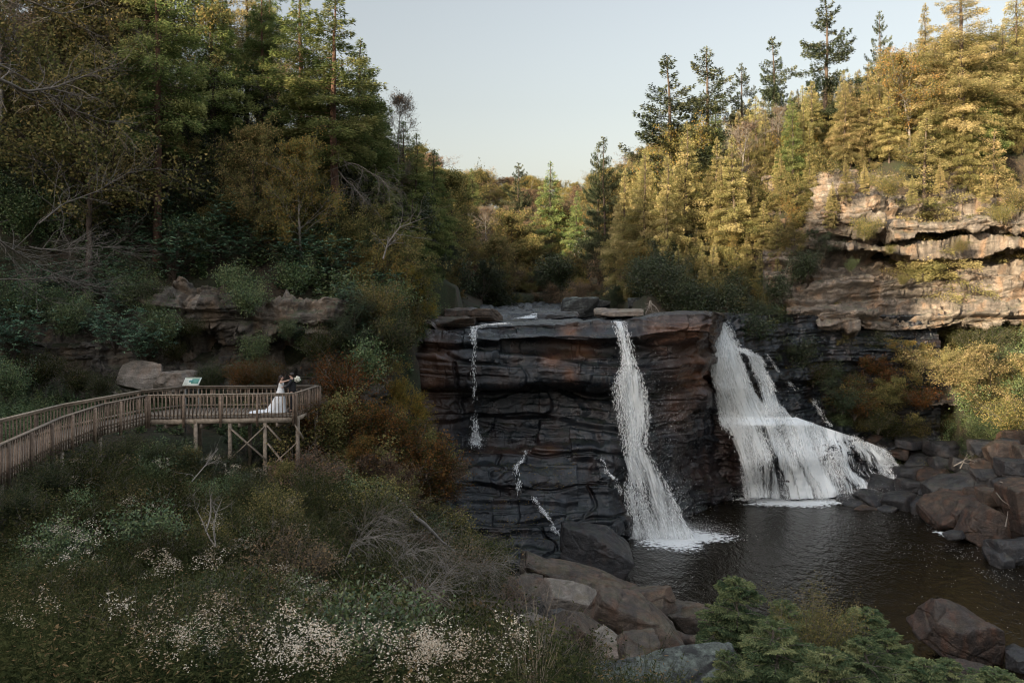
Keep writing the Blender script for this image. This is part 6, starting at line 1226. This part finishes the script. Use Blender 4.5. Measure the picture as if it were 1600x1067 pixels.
# ---------------------------------------------------------------- dead wood and bare branches
def limb(name, label, pts, Yr, r0, cat, mat='twig', ntw=26, group=None, seed=1, tw=.5, down=.0):
    """pts in photograph pixels; Yr = distance at both ends"""
    r = np.random.default_rng(seed); pts = np.array(pts, float); P = PX(pts[:, 0], pts[:, 1], np.linspace(Yr[0], Yr[1], len(pts))); P = resample(P, 24); P += fbm(P*1.3, 2, seed)[:, None]*.06
    o0 = P[0].copy(); P = P-o0; rad = np.linspace(1, .22, 24)*r0; parts = [polytube(P, rad, 6)]; A = []; B = []; a = []; b = []
    t = nrm(np.gradient(P, axis=0))
    def twig(p, d, L, rr, lv):
        q = [p]; 
        for _ in range(4): d = nrm(d+r.normal(0, .2, 3)+[0, 0, -down]); q.append(q[-1]+d*L/4)
        q = np.array(q); k = np.linspace(1, .35, 5)*rr; A.append(q[:-1]); B.append(q[1:]); a.append(k[:-1]); b.append(k[1:])
        if lv:
            for _ in range(3):
                i = r.integers(1, 5); twig(q[i], nrm(d+r.normal(0, .55, 3)), L*.5, rr*.5, lv-1)
    for i in range(ntw):
        j = r.integers(3, 24); twig(P[j], nrm(t[j]*.9+r.normal(0, .55, 3)), tw*r.uniform(.5, 1.3), rad[j]*.55+.002, 2)
    if A: parts.append(segs(np.concatenate(A), np.concatenate(B), np.concatenate(a), np.concatenate(b), 3))
    V, F = cat_vf(parts); o = mobj(name, mk_mesh(name, V, F, M[mat], True), loc=tuple(o0)); tag(o, label, cat, group); return o
DB = 'bare branches reaching in from the left'
limb('bare_branch', 'long arched bare branch sweeping in from the upper left edge and rising right', [(-60, 90), (0, 124), (40, 143), (85, 137), (140, 116), (190, 98)], (20, 23), .055, 'branch', group=DB, seed=1, tw=1.2)
limb('bare_branch', 'thin bare branch drooping under the long arched one', [(-40, 80), (20, 112), (80, 150), (120, 175), (165, 190), (215, 192)], (21, 24), .03, 'branch', group=DB, seed=2, tw=1.1)
limb('bare_branch', 'bare branch crossing the very top left corner', [(-40, -20), (60, 5), (100, 22), (140, 10), (190, -15)], (20, 22), .03, 'branch', group=DB, seed=3, tw=1.2)
limb('bare_branch', 'pale dead branch slanting down from the left edge above the cliff', [(-50, 330), (10, 382), (60, 420), (110, 440), (155, 450)], (26, 30), .04, 'branch', group=DB, seed=4, tw=1.6, ntw=34)
limb('bare_branch', 'pale dead branch pointing right across the dark shrubs', [(45, 386), (95, 391), (150, 385), (210, 388)], (30, 32), .03, 'branch', group=DB, seed=5, tw=1.5, ntw=30)
limb('bare_branch', 'lowest dead branch lying level near the left edge', [(-20, 436), (40, 438), (90, 432), (135, 446)], (28, 30), .03, 'branch', group=DB, seed=6, tw=1.3)
limb('bare_branch', 'thin grey branch rising right among the left edge shrubs', [(60, 350), (100, 318), (150, 300), (200, 270), (250, 262)], (32, 36), .03, 'branch', group=DB, seed=7, tw=1.8, ntw=34)
limb('dead_branch', 'drooping dead boughs on the trunk of the tall right end hemlock', [(522, 250), (560, 258), (590, 275), (615, 300)], (57, 54), .05, 'branch', seed=8, tw=2.2, ntw=30, down=.15)
limb('dead_branch', 'bare hanging bough below the other dead boughs of the right end hemlock', [(528, 268), (550, 290), (575, 318)], (57, 54), .05, 'branch', seed=9, tw=2.0, ntw=20, down=.2)
0 and limb('tree_snag', 'short pale broken snag in the upper left woods', [(62, 330), (68, 262), (70, 230), (76, 196)], (44, 44), .14, 'snag', 'bark_pale', ntw=0, seed=10)
limb('bent_sapling', 'thin pale bent sapling above the dark shrubs left of the valley', [(598, 405), (606, 380), (625, 355), (660, 342)], (52, 53), .06, 'sapling', 'bark_pale', ntw=16, seed=11, tw=1.5)
limb('fallen_log', 'bare fallen log slanting down the bank toward the rock face', [(612, 775), (640, 800), (676, 830), (712, 862)], (32.5, 34.5), .14, 'log', 'bark_pale', ntw=0, seed=12)
for i, (p, l) in enumerate([([(338, 852), (322, 828), (312, 806), (306, 790)], 'longest of the white forked sticks in the foreground brush'), ([(322, 826), (326, 806), (326, 775)], 'middle upright white stick in the foreground brush'), ([(338, 850), (334, 822), (338, 800), (346, 780)], 'right curved white stick in the foreground brush')]):
    limb('dead_stick', l, p, (20.5, 21), .02, 'stick', 'bark_pale', ntw=4, seed=20+i, tw=.5, group='white sticks in the brush')
limb('dead_stick', 'pale twig sticking up below the platform', [(300, 752), (318, 730), (342, 700)], (29, 30), .025, 'stick', 'bark_pale', ntw=6, seed=24, tw=.6)
for i, (p, Y, l) in enumerate([([(1490, 728), (1508, 718), (1528, 722)], 67, 'driftwood stick lying over the right boulder pile'), ([(1500, 732), (1508, 716), (1512, 708)], 67, 'driftwood stick standing up among the right boulders'), ([(1562, 752), (1578, 758), (1596, 756)], 60, 'white driftwood pole near the right edge'), ([(1556, 770), (1566, 782), (1580, 792)], 58.5, 'thin driftwood pole slanting between the right boulders'), ([(1571, 822), (1574, 806), (1575, 798)], 57, 'white stick upright against the orange boulder')]):
    limb('driftwood', l, p, (Y-1.2, Y-1.2), .05, 'driftwood', 'bark_pale', ntw=5 if i == 0 else 0, seed=30+i, tw=.9)
for i, (p) in enumerate([[(1016, 470), (1014, 480), (1008, 490)], [(1016, 470), (1018, 480), (1020, 490)], [(1016, 472), (1024, 480), (1030, 488)]]):
    limb('bleached_root', ['left', 'middle', 'right'][i]+' prong of the bleached root on top of the overhanging rock', p, (64, 64), .06, 'root', 'bark_pale', ntw=6, seed=40+i, tw=.5, group='bleached roots above the rock')
for i, (px, py, Y, s_) in enumerate([(560, 830, 27, 1.5), (610, 880, 24, 1.4), (690, 900, 26, 1.2), (540, 860, 24, 1.3), (720, 960, 22, 1.2), (640, 940, 20, 1.1), (770, 1010, 19, 1.3), (740, 900, 28, 1.3), (800, 960, 24, 1.2)]):
    limb('dead_brush', ['tangle of dead grey stems', 'fan of dead arching stems', 'heap of dry brown stems'][i % 3]+' on the brushy bank', [(px, py+20), (px+8, py-5), (px+30, py-22), (px+70, py-18)], (Y, Y-.5), .014, 'dead brush', 'bark_pale' if i % 2 else 'twig', ntw=46, seed=60+i, tw=s_, down=.12, group='dead stems | on the brushy bank')
# ---------------------------------------------------------------- labels: things that share a description are told apart by what they stand beside, then by their order
MARKS = [(245, 200, 'the red brown bare trunk'), (520, 200, 'the tall right end hemlock'), (400, 250, 'the forked pale trunk tree'), (60, 410, 'the dead branches at the left edge'), (200, 580, 'the leaning pale slab'), (300, 490, 'the pink cliff block'), (500, 490, 'the pale cliff blocks'),
 (455, 610, 'the couple'), (295, 603, 'the information panel'), (640, 450, 'the yellow sapling'), (600, 660, 'the red bush'), (380, 690, 'the crossed braces'), (320, 800, 'the white forked sticks'), (50, 720, 'the near railing'), (900, 480, 'the dark block above the lip'), (740, 490, 'the layered ledge'),
 (945, 240, 'the flat armed skyline spruce'), (862, 270, 'the rounded skyline conifer'), (809, 270, 'the pointed skyline conifer'), (740, 275, 'the dark conifer by the left woods'), (1047, 160, 'the first skyline spruce'), (1207, 130, 'the raised arm spruce'), (1290, 80, 'the tallest skyline spruce'), (1377, 100, 'the lone narrow spruce'),
 (1500, 100, 'the huge sunlit hemlock'), (1420, 330, 'the bright cliff ledge'), (1262, 210, 'the orange yellow tree'), (1190, 530, 'the broad waterfall head'), (1350, 590, 'the small red tree'), (1540, 570, 'the yellow green tree'), (1090, 470, 'the overhanging rock'), (1300, 650, 'the broad waterfall foot'),
 (1510, 800, 'the long low red boulder'), (1440, 620, 'the reddish bush'), (600, 230, 'the leafless skyline tree'), (700, 380, 'the valley mouth'), (130, 100, 'the orange leaved tree'), (700, 860, 'the fallen log'), (830, 980, 'the knobbly pale rock')]
def finish_labels():
    tops = [o for o in bpy.data.objects if o.parent is None and o.get('label')]
    def scr(o):
        y = max(1, o.location.y); return CX+FPX*o.location.x/y, HZ-FPX*(o.location.z+.5*HT.get(o.name, 0))/y
    d = {}
    for o in tops: d.setdefault(o['label'], []).append(o)
    for lb, os_ in d.items():
        if '|' not in lb: continue
        a, b = [q.strip() for q in lb.split('|')]
        for o in os_:
            if len(os_) <= 4: o['label'] = a+' '+b; continue
            px, py = scr(o); m = min(MARKS, key=lambda m: (m[0]-px)**2+(m[1]-py)**2); dx = px-m[0]; dy = py-m[1]
            o['label'] = a+' '+(('right of ' if dx > 0 else 'left of ') if abs(dx) > abs(dy) else ('below ' if dy > 0 else 'above '))+m[2]
    d = {}
    for o in tops: d.setdefault(o['label'], []).append(o)
    for lb, os_ in d.items():
        if len(os_) > 9:
            os_.sort(key=lambda o: scr(o)[1]); m = (len(os_)+2)//3 if len(os_) > 18 else (len(os_)+1)//2
            for i, o in enumerate(os_): o['label'] = (('higher ', 'middle ', 'lower ') if len(os_) > 18 else ('higher ', 'lower '))[i//m]+lb
    d = {}
    for o in tops: d.setdefault(o['label'], []).append(o)
    ords = ['leftmost', 'second from left', 'third from left', 'fourth from left', 'fifth from left', 'sixth from left', 'seventh from left', 'eighth from left', 'ninth from left', 'tenth from left', 'eleventh from left', 'twelfth from left']
    for lb, os_ in d.items():
        if len(os_) < 2: continue
        os_.sort(key=lambda o: scr(o)[0]); n = len(os_)
        for i, o in enumerate(os_):
            if n <= 12: w_ = 'rightmost' if i == n-1 else ords[i]
            elif i < 6: w_ = ords[i]
            elif i >= n-6: w_ = ['rightmost', 'second from right', 'third from right', 'fourth from right', 'fifth from right', 'sixth from right'][n-1-i]
            else: continue
            o['label'] = w_+' '+lb
            if not o.get('group'): o['group'] = lb
finish_labels()
